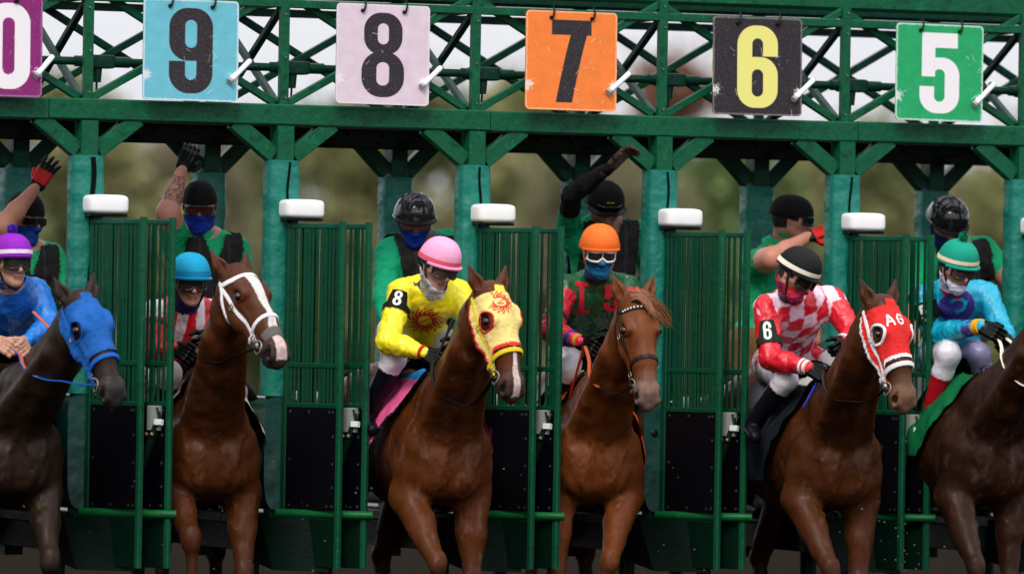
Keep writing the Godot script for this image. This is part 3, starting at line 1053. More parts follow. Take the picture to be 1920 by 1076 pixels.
func horse_job(s: Dictionary) -> Dictionary:
	var parts := []
	var T := Transform3D(Basis(Vector3.UP, s.get("yaw", 0.0)), s.at)
	var inv := T.affine_inverse()
	var h := {"hs": s.get("hs", 1.0)}
	h.poll = inv * (s.poll as Vector3)
	var muz: Vector3 = inv * (s.muzzle as Vector3)
	h.ax = (muz - h.poll).normalized()
	var fwd: Vector3 = s.get("face", Vector3(0, 0.3, 1)).normalized()
	h.bx = (fwd - h.ax * fwd.dot(h.ax)).normalized()
	h.cx = (h.bx as Vector3).cross(h.ax).normalized()
	var dy: float = s.get("dy", 0.07)
	var X := Vector3.RIGHT
	var noise := FastNoiseLite.new()
	noise.seed = s.seed
	noise.frequency = 3.0
	noise.fractal_octaves = 3
	var V := func(x, y, z): return Vector3(x, y + dy, z)
	# neck line
	var n0: Vector3 = V.call(0, 1.23, -0.27)
	var n3: Vector3 = head_point(h, 0.05, -0.065, 0)
	var n1: Vector3 = n0 + Vector3(n3.x * 0.25, 0.19, 0.3)
	var n2: Vector3 = n3 - (h.ax as Vector3) * 0.0 - (h.bx as Vector3) * 0.12 + Vector3(0, -0.13, -0.02)
	var neck := []
	for i in 7:
		neck.append(n0.bezier_interpolate(n1, n2, n3, i / 6.0))
	var nr := [0.245, 0.2, 0.162, 0.14, 0.127, 0.118, 0.109]
	var ns := [1.45, 1.5, 1.5, 1.48, 1.42, 1.35, 1.25]
	var fields := [null, null]
	# the whole body first, then the head on a finer grid; both hold the neck
	for g in 2:
		var f: Field
		if g == 0:
			f = Field.new(Vector3(-0.45, -0.02, -1.95), Vector3(0.45, 0, 0.5).max(h.poll + Vector3(0.25, 0.1, 0.25)), 0.0115)
		else:
			var lo: Vector3 = (h.poll as Vector3).min(muz) - Vector3.ONE * 0.2
			var hi: Vector3 = (h.poll as Vector3).max(muz) + Vector3.ONE * 0.2
			hi += Vector3(0, 0.08, 0)
			f = Field.new(lo, hi, 0.0055)
		fields[g] = f
		for i in 6:
			f.cone(neck[i], neck[i + 1], nr[i], nr[i + 1], 0.05 if i > 1 else 0.09, Field.sq(X, ns[i]))
		if g == 0:
			f.cone(V.call(0, 1.13, -0.38), V.call(0, 1.14, -0.75), 0.31, 0.315, 0.06, Field.sq(X, 1.32))
			f.cone(V.call(0, 1.15, -0.75), V.call(0, 1.19, -1.15), 0.30, 0.28, 0.06, Field.sq(X, 1.22))
			f.cone(V.call(0, 1.45, -0.36), V.call(0, 1.38, -0.85), 0.085, 0.085, 0.1, Field.sq(X, 1.2))
			f.cone(V.call(0, 1.29, -1.15), V.call(0, 1.28, -1.45), 0.28, 0.22, 0.06)
			f.cone(V.call(0, 1.14, -0.22), V.call(0, 1.06, -0.17), 0.21, 0.20, 0.07)
			for sd in [-1, 1]:
				var q: Array = s.fore[0 if sd < 0 else 1]
				# shoulder blade, point of shoulder, breast
				f.cone(V.call(sd * 0.128, 1.16, -0.14), V.call(sd * 0.05, 1.40, -0.40), 0.095, 0.06, 0.07)
				f.cone(V.call(sd * 0.142, 1.14, -0.10), V.call(sd * 0.152, 1.06, -0.15), 0.098, 0.095, 0.05)
				f.cone(V.call(sd * 0.076, 1.10, -0.055), V.call(sd * 0.078, 0.985, -0.065), 0.085, 0.088, 0.028)
				f.cone(V.call(sd * 0.062, 0.945, -0.075), V.call(sd * 0.055, 0.92, -0.2), 0.062, 0.066, 0.014)
				# foreleg: elbow, knee, fetlock, hoof
				var el: Vector3 = q[0] + Vector3(0, dy, 0)
				f.cone(V.call(sd * 0.15, 1.04, -0.14), el, 0.105, 0.092, 0.05)
				f.cone(el, el.lerp(q[1], 0.45), 0.1, 0.072, 0.04)
				f.cone(el.lerp(q[1], 0.45), q[1], 0.074, 0.044, 0.03)
				f.cone(q[1] + Vector3(0, 0.025, 0), q[1] + Vector3(0, -0.025, 0.004), 0.046, 0.042, 0.02)
				f.cone(q[1], q[2], 0.036, 0.031, 0.025)
				f.cone(q[2] + Vector3(0, 0, -0.008), q[2], 0.04, 0.036, 0.02)
				f.cone(q[2], q[3], 0.032, 0.034, 0.015)
				f.cone(q[3], q[3] + ((q[3] as Vector3) - q[2]).normalized() * 0.06, 0.042, 0.055, 0.008)
				# hind leg
				var st: Vector3 = V.call(sd * 0.17, 0.98, -1.2)
				var hk := Vector3(sd * 0.14, 0.58 + dy * 0.5, -1.62 + sd * 0.06)
				var ft := Vector3(sd * 0.14, 0.17, -1.50 + sd * 0.08)
				f.cone(V.call(sd * 0.13, 1.25, -1.38), st, 0.2, 0.14, 0.06)
				f.cone(V.call(sd * 0.14, 1.2, -1.5), st + Vector3(0, -0.05, -0.15), 0.15, 0.1, 0.06)
				f.cone(st, hk, 0.11, 0.05, 0.04)
				f.cone(hk + Vector3(0, 0.02, -0.03), hk, 0.045, 0.05, 0.02)
				f.cone(hk, ft, 0.042, 0.036, 0.02)
				f.cone(ft, ft + Vector3(0, -0.1, 0.05), 0.04, 0.045, 0.02)
				f.cone(ft + Vector3(0, -0.1, 0.05), ft + Vector3(0, -0.16, 0.08), 0.05, 0.06, 0.01)
			for sd in [-1, 1]:
				# strap muscle of the neck, upper arm, forearm
				f.cone(neck[4] + Vector3(sd * 0.085, -0.01, 0.05), V.call(sd * 0.12, 1.2, -0.07), 0.03, 0.05, 0.06)
				f.cone(V.call(sd * 0.155, 1.14, -0.36), V.call(sd * 0.155, 1.0, -0.26), 0.07, 0.07, 0.03)
				f.cone(V.call(sd * 0.14, 1.24, -0.22), V.call(sd * 0.14, 1.12, -0.08), 0.045, 0.055, 0.03)
				var e2: Vector3 = s.fore[0 if sd < 0 else 1][0] + Vector3(0, dy, 0)
				var k2: Vector3 = s.fore[0 if sd < 0 else 1][1]
				f.cone(e2.lerp(k2, 0.1) + Vector3(sd * 0.02, 0, 0.045), e2.lerp(k2, 0.55) + Vector3(sd * 0.008, 0, 0.025), 0.055, 0.04, 0.018)
				# crease between foreleg and breast
				f.cone(V.call(sd * 0.125, 1.0, 0.035), V.call(sd * 0.09, 0.86, -0.03), 0.014, 0.014, 0.03, Basis.IDENTITY, true)
				# veins
				var rv := RandomNumberGenerator.new()
				rv.seed = s.seed * 7 + sd
				for line in [[V.call(sd * 0.09, 1.2, 0.3), V.call(sd * 0.16, 0.95, 0.3)], [e2 + Vector3(sd * 0.03, -0.02, 0.4), k2 + Vector3(sd * 0.02, 0.1, 0.4)], [V.call(sd * 0.2, 1.3, 0.1), V.call(sd * 0.2, 1.05, 0.3)]]:
					var last := Vector3.ZERO
					for t in 12:
						var w0: Vector3 = (line[0] as Vector3).lerp(line[1], t / 11.0) + Vector3(rv.randf_range(-0.014, 0.014), 0, 0)
						var hv := f.hit(w0, Vector3(-0.25 * sd, 0, -1).normalized(), 0.7)
						if t > 0 and last.distance_to(hv) < 0.07 and absf(f.val(hv)) < 0.012 and absf(f.val(last)) < 0.02:
							f.cone(last, hv, 0.0065, 0.0065, 0.012)
						last = hv
			f.cone(V.call(0, 1.10, 0.05), V.call(0, 0.91, 0.015), 0.02, 0.022, 0.03, Basis.IDENTITY, true)
		var hp := func(a, b, c): return head_point(h, a, b, c)
		var C: Vector3 = h.cx
		# skull, nose, jaw
		f.cone(hp.call(0.03, 0.0, 0), hp.call(0.2, 0.0, 0), 0.076 * h.hs, 0.092 * h.hs, 0.03)
		f.cone(hp.call(0.16, 0.02, 0), hp.call(0.36, 0.010, 0), 0.084, 0.069, 0.03, Field.sq(C, 1.16))
		f.cone(hp.call(0.36, 0.012, 0), hp.call(0.53, -0.014, 0), 0.068, 0.058, 0.03, Field.sq(C, 1.1))
		for sd in [-1, 1]:
			f.cone(hp.call(0.13, -0.085, sd * 0.035), hp.call(0.26, -0.09, sd * 0.035), 0.062, 0.055, 0.03)
			f.cone(hp.call(0.26, -0.085, sd * 0.03), hp.call(0.52, -0.062, sd * 0.015), 0.042, 0.028, 0.03)
			f.cone(hp.call(0.145, 0.045, sd * 0.07), hp.call(0.205, 0.06, sd * 0.068), 0.032, 0.026, 0.02)
			f.cone(hp.call(0.24, 0.0, sd * 0.066), hp.call(0.37, -0.008, sd * 0.05), 0.02, 0.012, 0.02)
			# nostril flare
			f.cone(hp.call(0.515, 0.012, sd * 0.03), hp.call(0.565, -0.012, sd * 0.042), 0.034, 0.032, 0.015)
		f.cone(hp.call(0.53, -0.02, 0), hp.call(0.575, -0.038, 0), 0.064, 0.045, 0.02)
		f.cone(hp.call(0.535, -0.078, 0), hp.call(0.545, -0.078, 0), 0.04, 0.035, 0.015)
		if g == 1:
			for sd in [-1, 1]:
				# eye, nostril, lips
				f.cone(hp.call(0.185, 0.036, sd * 0.1), hp.call(0.21, 0.03, sd * 0.1), 0.02, 0.019, 0.012, Basis.IDENTITY, true)
				f.cone(hp.call(0.222, 0.045, sd * 0.086), hp.call(0.218, 0.015, sd * 0.092), 0.008, 0.007, 0.012)
				f.cone(hp.call(0.535, 0.022, sd * 0.064), hp.call(0.568, -0.012, sd * 0.072), 0.010, 0.017, 0.008, Basis.IDENTITY, true)
				f.cone(hp.call(0.45, -0.062, sd * 0.058), hp.call(0.62, -0.064, sd * 0.022), 0.005, 0.006, 0.01, Basis.IDENTITY, true)
				# ear
				var es: float = s.get("ear", 0.0)
				var e0: Vector3 = hp.call(0.02, -0.005, sd * 0.06)
				var ed: Vector3 = (-(h.ax as Vector3) + (h.bx as Vector3) * (0.12 - es) + C * sd * 0.46 + Vector3.UP * 0.3).normalized()
				var side: Vector3 = ((h.bx as Vector3) + C * sd * 0.55).normalized()
				side = (side - ed * side.dot(ed)).normalized()
				f.cone(e0, e0 + ed * 0.065, 0.032, 0.036, 0.02, Field.sq(side, 1.25))
				f.cone(e0 + ed * 0.065, e0 + ed * 0.152, 0.036, 0.006, 0.012, Field.sq(side, 1.35))
				f.cone(e0 + ed * 0.045 + side * 0.03, e0 + ed * 0.13 + side * 0.016, 0.021, 0.008, 0.006, Basis.IDENTITY, true)
	# a point belongs to the finer head where it is nearer to the head than to the neck
	var h0 := head_point(h, 0.06, -0.03, 0)
	var h1 := head_point(h, 0.5, -0.03, 0)
	var head_side := func(p: Vector3) -> float:
		var dh := p.distance_to(Geometry3D.get_closest_point_to_segment(p, h0, h1)) - 0.1
		var dn := 9.0
		for i in 5:
			dn = minf(dn, p.distance_to(Geometry3D.get_closest_point_to_segment(p, neck[i], neck[i + 1])) - nr[i + 1] * 0.8)
		return dn - dh
	var base: Color = (s.coat as Color) * Color(0.82, 0.76, 0.72)
	var dark: Color = s.get("points", base * 0.25)
	var warm: Color = s.get("warm", base * 1.25) * Color(0.84, 0.78, 0.74)
	var body := MB.new()
	var eyec := [head_point(h, 0.197, 0.033, -0.09), head_point(h, 0.197, 0.033, 0.09)]
	for g in 2:
		var f: Field = fields[g]
		var net := f.net()
		var v: PackedVector3Array = net.v
		var q: PackedInt32Array = net.q
		var n := net_normals(v, q)
		if g == 0:
			for i in v.size():
				var p := v[i]
				v[i] = p + n[i] * (noise.get_noise_3dv(p * 1.3) * 0.011 + noise.get_noise_3dv(p * 4.0 + Vector3(9, 3, 1)) * 0.0016)
			n = net_normals(v, q)
		var reg := PackedInt32Array()
		var col := PackedColorArray()
		reg.resize(v.size())
		col.resize(v.size())
		for i in v.size():
			var p := v[i]
			var side: float = head_side.call(p) if (p - h.poll).length() < 1.0 else -1.0
			if g == 0:
				reg[i] = 0 if side < f.c * 0.9 else -1
			else:
				reg[i] = 0 if side > -0.004 else -1
			var k := noise.get_noise_3dv(p)
			var c := base.lerp(warm, clampf(0.4 + k * 0.9, 0, 1))
			if p.y < 0.62 + dy and g == 0:
				c = c.lerp(dark, clampf((0.62 + dy - p.y) * 5.0, 0, s.get("sock", 0.85)))
			if g == 0:
				# sweat dries pale in the folds of shoulder and neck
				var sw := noise.get_noise_3dv(p * Vector3(5, 1.4, 5) + Vector3(4, 0, 0)) + noise.get_noise_3dv(p * 7.0) * 0.4
				if sw > 0.34 and p.z > -0.5:
					c = c.lerp(Color(0.3, 0.24, 0.2), clampf((sw - 0.34) * 1.5, 0, 0.24) * s.get("sweat", 1.0))
			else:
				var d: Vector3 = p - h.poll
				var a = d.dot(h.ax) / h.hs
				var b = d.dot(h.bx) / h.hs
				var cc = d.dot(h.cx) / h.hs
				if a > 0.4:
					c = c.lerp(s.get("muzzle_col", dark), clampf((a - 0.42 + k * 0.04) * 8.0, 0, 0.9))
				for e in 2:
					var r: float = (p - eyec[e]).length()
					if r < 0.04:
						c = c.lerp(dark * 0.5, clampf((0.031 - r) * 60.0, 0, 0.8))
				# dark of the nostril and the line of the mouth, inside of the ear
				var no := Vector3(a - 0.552, (b + 0.0) * 1.0, absf(cc) - 0.064).length()
				if no < 0.024:
					c = c.lerp(Color(0.008, 0.006, 0.006), 0.9)
				if a > 0.46 and absf(b + 0.063) < 0.005:
					c = c.lerp(Color(0.02, 0.012, 0.01), 0.8)
				if s.has("blaze"):
					var bz: Array = s.blaze
					var half: float = lerpf(bz[0], bz[1], clampf((a - 0.1) / 0.25, 0, 1)) if a < 0.35 else lerpf(bz[1], bz[2], clampf((a - 0.35) / 0.2, 0, 1))
					var off: float = bz[3] * a
					if a > 0.085 and a < 0.6 and b > -0.05 and absf(cc - off + k * 0.012) < half and half > 0.004:
						c = Color(0.66, 0.6, 0.57) if a < 0.45 else Color(0.6, 0.45, 0.42)
				if s.has("star"):
					var st: Array = s.star
					if Vector2(a - st[0], cc - st[1]).length() < st[2] + k * 0.01 and b > 0:
						c = Color(0.66, 0.6, 0.57)
				if a < 0.0:
					c = c.lerp(dark, clampf(-a * 4.0 - 0.15, 0, 0.5))
			col[i] = c
		var sp := split(v, n, q, reg, col)
		if sp.has(0):
			body.join(sp[0])
		# shells worn on the body: saddle cloth and girth; on the head: the hood
		if g == 0 and s.has("cloth"):
			var net2 := f.net(0.012)
			var v2: PackedVector3Array = net2.v
			var r2 := PackedInt32Array()
			var c2 := PackedColorArray()
			r2.resize(v2.size()); c2.resize(v2.size())
			var cl: Dictionary = s.cloth
			for i in v2.size():
				var p := v2[i]
				r2[i] = -1
				c2[i] = cl.col
				var k := noise.get_noise_3dv(p * Vector3(3, 1, 3))
				var front = -0.12 + (1.58 + dy - p.y) * cl.get("rake", -0.5)
				if p.z < front + 0.0085 and p.z > front - 0.7 and p.y > cl.low + dy - 0.0085 and absf(p.x) > 0.02 and p.y > 1.05:
					r2[i] = 1
					p.z = minf(p.z, front)
					p.y = maxf(p.y, cl.low + dy)
					if p.z > front - 0.016 and cl.has("edge"):
						c2[i] = cl.edge
					v2[i] = p + Vector3(signf(p.x) * (0.014 + k * 0.02 + maxf(0.0, 1.45 + dy - p.y) * cl.get("flare", 0.13)), 0, 0)
					if cl.has("top") and p.y > 1.49 + dy:
						c2[i] = cl.top
				elif absf(p.z + 0.52) < 0.055 and p.y < 1.35 + dy:
					r2[i] = 2
					c2[i] = lin(30, 26, 24)
			var nv2 := net_normals(v2, net2.q)
			var sp2 := split(v2, nv2, net2.q, r2, c2, true)
			if sp2.has(1):
				var m1 := MB.new(); m1.join(sp2[1]); parts.append(["saddle_cloth", m1, "cloth", ""])
			if sp2.has(2):
				var m2 := MB.new(); m2.join(sp2[2]); parts.append(["girth", m2, "leather", ""])
		if g == 1 and s.has("hood"):
			var net3 := f.net(0.004)
			var v3: PackedVector3Array = net3.v
			var r3 := PackedInt32Array()
			var c3 := PackedColorArray()
			r3.resize(v3.size()); c3.resize(v3.size())
			var hd: Dictionary = s.hood
			for i in v3.size():
				var p := v3[i]
				var d: Vector3 = p - h.poll
				var a := d.dot(h.ax)
				var b := d.dot(h.bx)
				var cc := d.dot(h.cx)
				var k := noise.get_noise_3dv(p * 6.0)
				var ang := rad_to_deg(atan2(absf(cc), b + 0.03))
				r3[i] = -1
				var low: float = hd.get("front", 0.36) + (0.05 if ang > 70 else 0.0)
				if ang > 60.0 and ang < 150.0:
					low = lerpf(hd.get("front", 0.36), hd.get("cheek", 0.40), clampf((ang - 60.0) / 30.0, 0, 1))
				if a > 0.012 and a < low and ang < hd.get("under", 140.0) and (p - eyec[0]).length() > 0.05 and (p - eyec[1]).length() > 0.05:
					if a > 0.045 or absf(cc) < 0.028:
						r3[i] = 1
				var c: Color = hd.col
				c3[i] = c * (1.0 + k * 0.12)
				if hd.has("trim") and (a > low - 0.02 and ang < 75 or ang > hd.get("under", 140.0) - 9.0):
					c3[i] = hd.trim
				if a < 0.05 and hd.has("crown") and absf(cc) < 0.05:
					c3[i] = c3[i].lerp(hd.crown, 0.8)
				v3[i] = p + (p - (h.poll + h.ax * a)).normalized() * (0.004 + (0.25 - absf(k)) * 0.006 + 0.0025 * sin(a * 160.0 + cc * 60.0 + k * 6.0) * clampf((ang - 70.0) / 30.0, 0.0, 1.0))
			var n3_ := net_normals(v3, net3.q)
			var sp3 := split(v3, n3_, net3.q, r3, c3)
			if sp3.has(1):
				var m3 := MB.new(); m3.join(sp3[1]); parts.append(["blinker_hood", m3, "cloth", "hood"])
			# rims of the eye holes, half cups
			for sd in [-1, 1]:
				var rim := MB.new()
				rim.col = hd.get("cup", hd.col)
				var ring := []
				for k in 20:
					var an := TAU * k / 20.0
					ring.append([0.197 + 0.05 * cos(an), sd * (63.0 + 27.0 * sin(an))])
				var pts := []
				var outn: Vector3 = ((h.cx as Vector3) * sd + (h.bx as Vector3) * 0.3).normalized()
				for r in ring:
					var hh := on_head(h, f, r[0], r[1], 0.006)
					pts.append(hh[0])
				pts.append(pts[0])
				rim.tube(pts, hd.get("rim", 0.0065), hd.get("rim", 0.0065), 8)
				if hd.get("cups", 0.0) > 0.0:
					var depth: float = hd.cups
					# the half that shades the eye from behind
					rim.sheet(func(u, w):
						var kk := fposmod(lerpf(1.0, 9.0, u), 20.0)
						var i0 := int(kk)
						var q0: Vector3 = (pts[i0 % 20] as Vector3).lerp(pts[(i0 + 1) % 20], kk - i0)
						return q0 + (h.cx * sd * 0.6 + h.bx * 0.75).normalized() * depth * w * sin(u * PI) * 1.0, 14, 3, h.poll)
				parts.append(["eye_cup", rim, "cloth", "hood"])
		if g == 1:
			if s.has("emblem"):
				var em: Dictionary = s.emblem
				var mb := MB.new()
				var N := 44
				var fn: Callable = em.fn
				var grid := []
				for j in N + 1:
					for i in N + 1:
						var uu = (float(i) / N - 0.5) * em.size
						var ww = (float(j) / N - 0.5) * em.size
						var origin := head_point(h, em.a + ww, 0.25, uu + em.get("c", 0.0))
						var hp2 := f.hit(origin, -(h.bx as Vector3), 0.35)
						grid.append(hp2 + (h.bx as Vector3) * 0.0115)
				mb.col = em.col
				for j in N:
					for i in N:
						var uu := (i + 0.5) / N * 2 - 1
						var ww := 1 - (j + 0.5) / N * 2
						if fn.call(uu, ww):
							var i0 := j * (N + 1) + i
							mb.quad(grid[i0 + N + 1], grid[i0 + N + 2], grid[i0 + 1], grid[i0])
				parts.append(["hood_emblem", mb, "cloth", "hood"])
			# bridle
			var br: Dictionary = s.bridle
			var mb2 := MB.new()
			mb2.col = br.col
			var w: float = br.get("w", 0.018)
			var ring := []
			for k in 28:
				ring.append([br.get("nose", 0.36) + 0.03 * (1.0 - cos(deg_to_rad(k * 360.0 / 28))) * 0.5, k * 360.0 / 28])
			head_strap(mb2, h, f, ring, w * br.get("nw", 1.0), 0.005, true, br.get("lift", 0.0))
			parts.append(["noseband", mb2, br.get("mat", "leather"), ""])
			for sd in [-1, 1]:
				if br.get("cheek", true):
					var mb4 := MB.new()
					mb4.col = br.get("cheek_col", br.col)
					parts.append(["cheekpiece", mb4, br.get("mat", "leather"), ""])
					head_strap(mb4, h, f, dense([[0.03, sd * 100.0], [0.13, sd * 96.0], [0.24, sd * 98.0], [0.36, sd * 100.0], [0.455, sd * 112.0]], 5), w * 0.85, 0.005, false, br.get("lift", 0.0))
			var mb3 := MB.new()
			mb3.col = br.get("cheek_col", br.col)
			if br.get("brow", true):
				head_strap(mb3, h, f, dense([[0.06, -92.0], [0.085, -50.0], [0.095, 0.0], [0.085, 50.0], [0.06, 92.0]], 6), w * br.get("bw", 1.0), 0.006, false, br.get("lift", 0.0))
			parts.append(["browband", mb3, br.get("mat", "leather"), ""])
			if br.get("throat", true):
				var mb5 := MB.new()
				mb5.col = br.get("cheek_col", br.col)
				parts.append(["throatlatch", mb5, br.get("mat", "leather"), ""])
				head_strap(mb5, h, f, dense([[0.04, -95.0], [0.1, -110.0], [0.2, -135.0], [0.235, -180.0], [0.2, -225.0], [0.1, -250.0], [0.04, -265.0]], 5), w * 0.7, 0.005, false, br.get("lift", 0.0) + 0.002)
			if br.has("studs"):
				var sm := MB.new()
				sm.col = Color(0.75, 0.72, 0.66)
				for k in 13:
					var r := on_head(h, f, 0.088, lerpf(-52, 52, k / 12.0), 0.007)
					sm.pillow(r[0], Vector3.ONE * 0.0055, 0.9, 8, 6)
				parts.append(["browband_beads", sm, "gloss", ""])
			var bk := MB.new()
			bk.col = lin(196, 182, 140)
			for bq in [[0.2, -98.0], [0.2, 98.0], [0.41, -106.0], [0.41, 106.0]]:
				var r := on_head(h, f, bq[0], bq[1], 0.012)
				var rn2: Vector3 = r[1]
				var ry: Vector3 = (h.ax as Vector3)
				ry = (ry - rn2 * ry.dot(rn2)).normalized()
				for e in [[-1, -1, 1, -1], [1, -1, 1, 1], [1, 1, -1, 1], [-1, 1, -1, -1]]:
					var sx := ry.cross(rn2)
					bk.tube([r[0] + sx * e[0] * 0.013 + ry * e[1] * 0.011, r[0] + sx * e[2] * 0.013 + ry * e[3] * 0.011], 0.0026, 0.0026, 5)
				if br.get("cheek", true):
					parts.append(["buckle", bk, "metal", ""])
				bk = MB.new()
				bk.col = lin(196, 182, 140)
			# bit rings and reins
			var bits := []
			var bm := MB.new()
			bm.col = lin(200, 196, 186)
			for sd in [-1, 1]:
				var r := on_head(h, f, 0.468, sd * 108.0, 0.01)
				var pts := []
				for k in 15:
					var an := TAU * k / 14.0
					pts.append((r[0] as Vector3) + (h.ax as Vector3) * cos(an) * 0.034 + (h.bx as Vector3) * sin(an) * 0.034 + (r[1] as Vector3) * 0.006 * cos(an * 2))
				bm.tube(pts, 0.0045, 0.0045, 6)
				bits.append(r[0])
			bm.tube([bits[0], bits[1]], 0.008, 0.008, 8)
			parts.append(["bit_ring", bm, "metal", ""])
			for e in 2:
				var rn := MB.new()
				rn.col = br.get("rein", br.col)
				var hand: Vector3 = inv * (s.hands[e] as Vector3)
				var a0: Vector3 = bits[e]
				var pts := []
				var sag: float = s.get("sag", [0.05, 0.05])[e]
				for k in 21:
					var t := k / 20.0
					var p := a0.lerp(hand, t)
					p.y -= sag * sin(t * PI)
					p.x += s.get("bow", [0.0, 0.0])[e] * sin(t * PI)
					# keep clear of the neck
					for it in 4:
						var dd := (fields[0] as Field).val(p)
						if dd < 0.012:
							p += (fields[0] as Field).grad(p) * (0.013 - dd)
					pts.append(p)
				for it in 3:
					for k in range(1, 20):
						pts[k] = (pts[k] as Vector3) * 0.5 + (pts[k - 1] + pts[k + 1]) * 0.25
				rn.tube(pts, 0.013, 0.013, 8, 0.35, Vector3.UP)
				if br.has("rein2"):
					rn.col = br.rein2
					rn.tube(pts.slice(12, 21), 0.0125, 0.0125, 8, 0.4, Vector3.UP)
				parts.append(["rein", rn, "leather", ""])
			if s.has("sheepskin"):
				var sh := MB.new()
				sh.col = lin(92, 88, 86)
				head_strap(sh, h, f, dense([[0.47, -50.0], [0.455, 0.0], [0.47, 50.0]], 6), 0.05, 0.006, false)
				parts.append(["nose_patch", sh, "cloth", ""])
	parts.push_front(["body", body, "coat", ""])
	# eyes
	for e in eyec:
		var em := MB.new()
		em.col = Color(0.012, 0.007, 0.005)
		em.pillow(e, Vector3.ONE * 0.0235, 1.0, 16, 12)
		parts.append(["eye", em, "gloss", ""])
	# mane, forelock, tail
	var rng := RandomNumberGenerator.new()
	rng.seed = s.seed
	var mane := MB.new()
	var hc: Color = s.get("hair", Color(0.012, 0.009, 0.008))
	var fb: Field = fields[0]
	var nm: int = s.get("mane_n", 240)
	for i in nm:
		var t := rng.randf_range(0.12, 0.97)
		var c0: Vector3 = n0.bezier_interpolate(n1, n2, n3, t)
		var c1: Vector3 = n0.bezier_interpolate(n1, n2, n3, minf(t + 0.03, 1.0))
		var tang := (c1 - c0).normalized()
		var up := tang.cross(Vector3.RIGHT).normalized()
		if up.y < 0 and up.z > 0:
			up = -up
		if up.dot(Vector3(0, 0.6, -0.8)) < 0:
			up = -up
		var root := fb.hit(c0 + up * 0.4, -up, 0.4)
		var sd: float = s.get("mane_side", 1.0)
		mane.col = hc * rng.randf_range(0.6, 1.7)
		mane.lock(root - up * 0.012 + Vector3(rng.randf_range(-0.015, 0.015), 0, 0), up * rng.randf_range(0.25, 0.7) + Vector3(sd * rng.randf_range(0.3, 0.9), 0, 0) + Vector3(rng.randfn(), rng.randfn(), rng.randfn()) * 0.16, rng.randf_range(0.05, 0.13), 2.2, 0.015, tang)
	parts.append(["mane", mane, "hair", ""])
	if s.has("forelock"):
		var fl := MB.new()
		var fo: Dictionary = s.forelock
		for i in (fo.n as int):
			fl.col = fo.col * rng.randf_range(0.7, 1.4)
			# combed across the forehead, close to it
			var a0 := rng.randf_range(-0.01, 0.05)
			var a1 := a0 + rng.randf_range(0.05, 0.13)
			var c0 := rng.randf_range(-0.05, 0.045)
			var c1 = c0 + fo.side * rng.randf_range(0.06, 0.165)
			var up_ := rng.randf_range(0.006, 0.03)
			var line := []
			var deep := 0.0
			for k in 9:
				var t := k / 8.0
				var o := head_point(h, lerpf(a0, a1, t * t), 0.22, lerpf(c0, c1, t))
				var w0 := (fields[1] as Field).hit(o, -(h.bx as Vector3), 0.3)
				var b = (w0 - h.poll).dot(h.bx)
				if b < 0.0 or k > 0 and b < deep - 0.03:
					b = deep - 0.012
				deep = b
				line.append(head_point(h, lerpf(a0, a1, t * t), b / h.hs + up_ + 0.008 * sin(t * PI), lerpf(c0, c1, t)))
			fl.tube(line, 0.0048, 0.0014, 4)
		parts.append(["forelock", fl, "hair", ""])
	var tail := MB.new()
	for i in 120:
		tail.col = hc * rng.randf_range(0.6, 1.6)
		tail.lock(V.call(rng.randfn() * 0.02, 1.47 + rng.randfn() * 0.02, -1.62), Vector3(rng.randfn() * 0.12, -0.2, -0.8 + rng.randfn() * 0.15), rng.randf_range(0.5, 0.85), 2.4, 0.022, Vector3.RIGHT)
	parts.append(["tail", tail, "hair", ""])
	# racing saddle with its stirrups
	if s.has("cloth"):
		var sd := MB.new()
		sd.col = lin(24, 22, 22)
		sd.sheet(func(u, w):
			var z := lerpf(-0.45, -0.88, w)
			var an := lerpf(-1.15, 1.15, u)
			var rise := 0.02 + 0.05 * pow(absf(w - 0.55) * 2.0, 2.0)
			var p: Vector3 = fb.hit(Vector3(sin(an) * 0.6, 1.25 + dy + cos(an) * 0.6, z), Vector3(-sin(an), -cos(an), 0), 0.6)
			return p + Vector3(sin(an), cos(an), 0) * (rise + 0.015), 20, 12, V.call(0, 1.2, -0.65))
		parts.append(["saddle", sd, "leather", ""])
	return {"parts": parts, "T": T, "spec": s}


# ---------------------------------------------------------------- people
# One continuous body from a skeleton, meshed once and split where clothing begins; all in world axes about s.base.
# regions: 0 skin, 1 top, 2 trousers, 3 boots, 4 gloves
func limb_basis(n: Vector3, s: float) -> Basis:
	return Field.sq(n.normalized(), s)


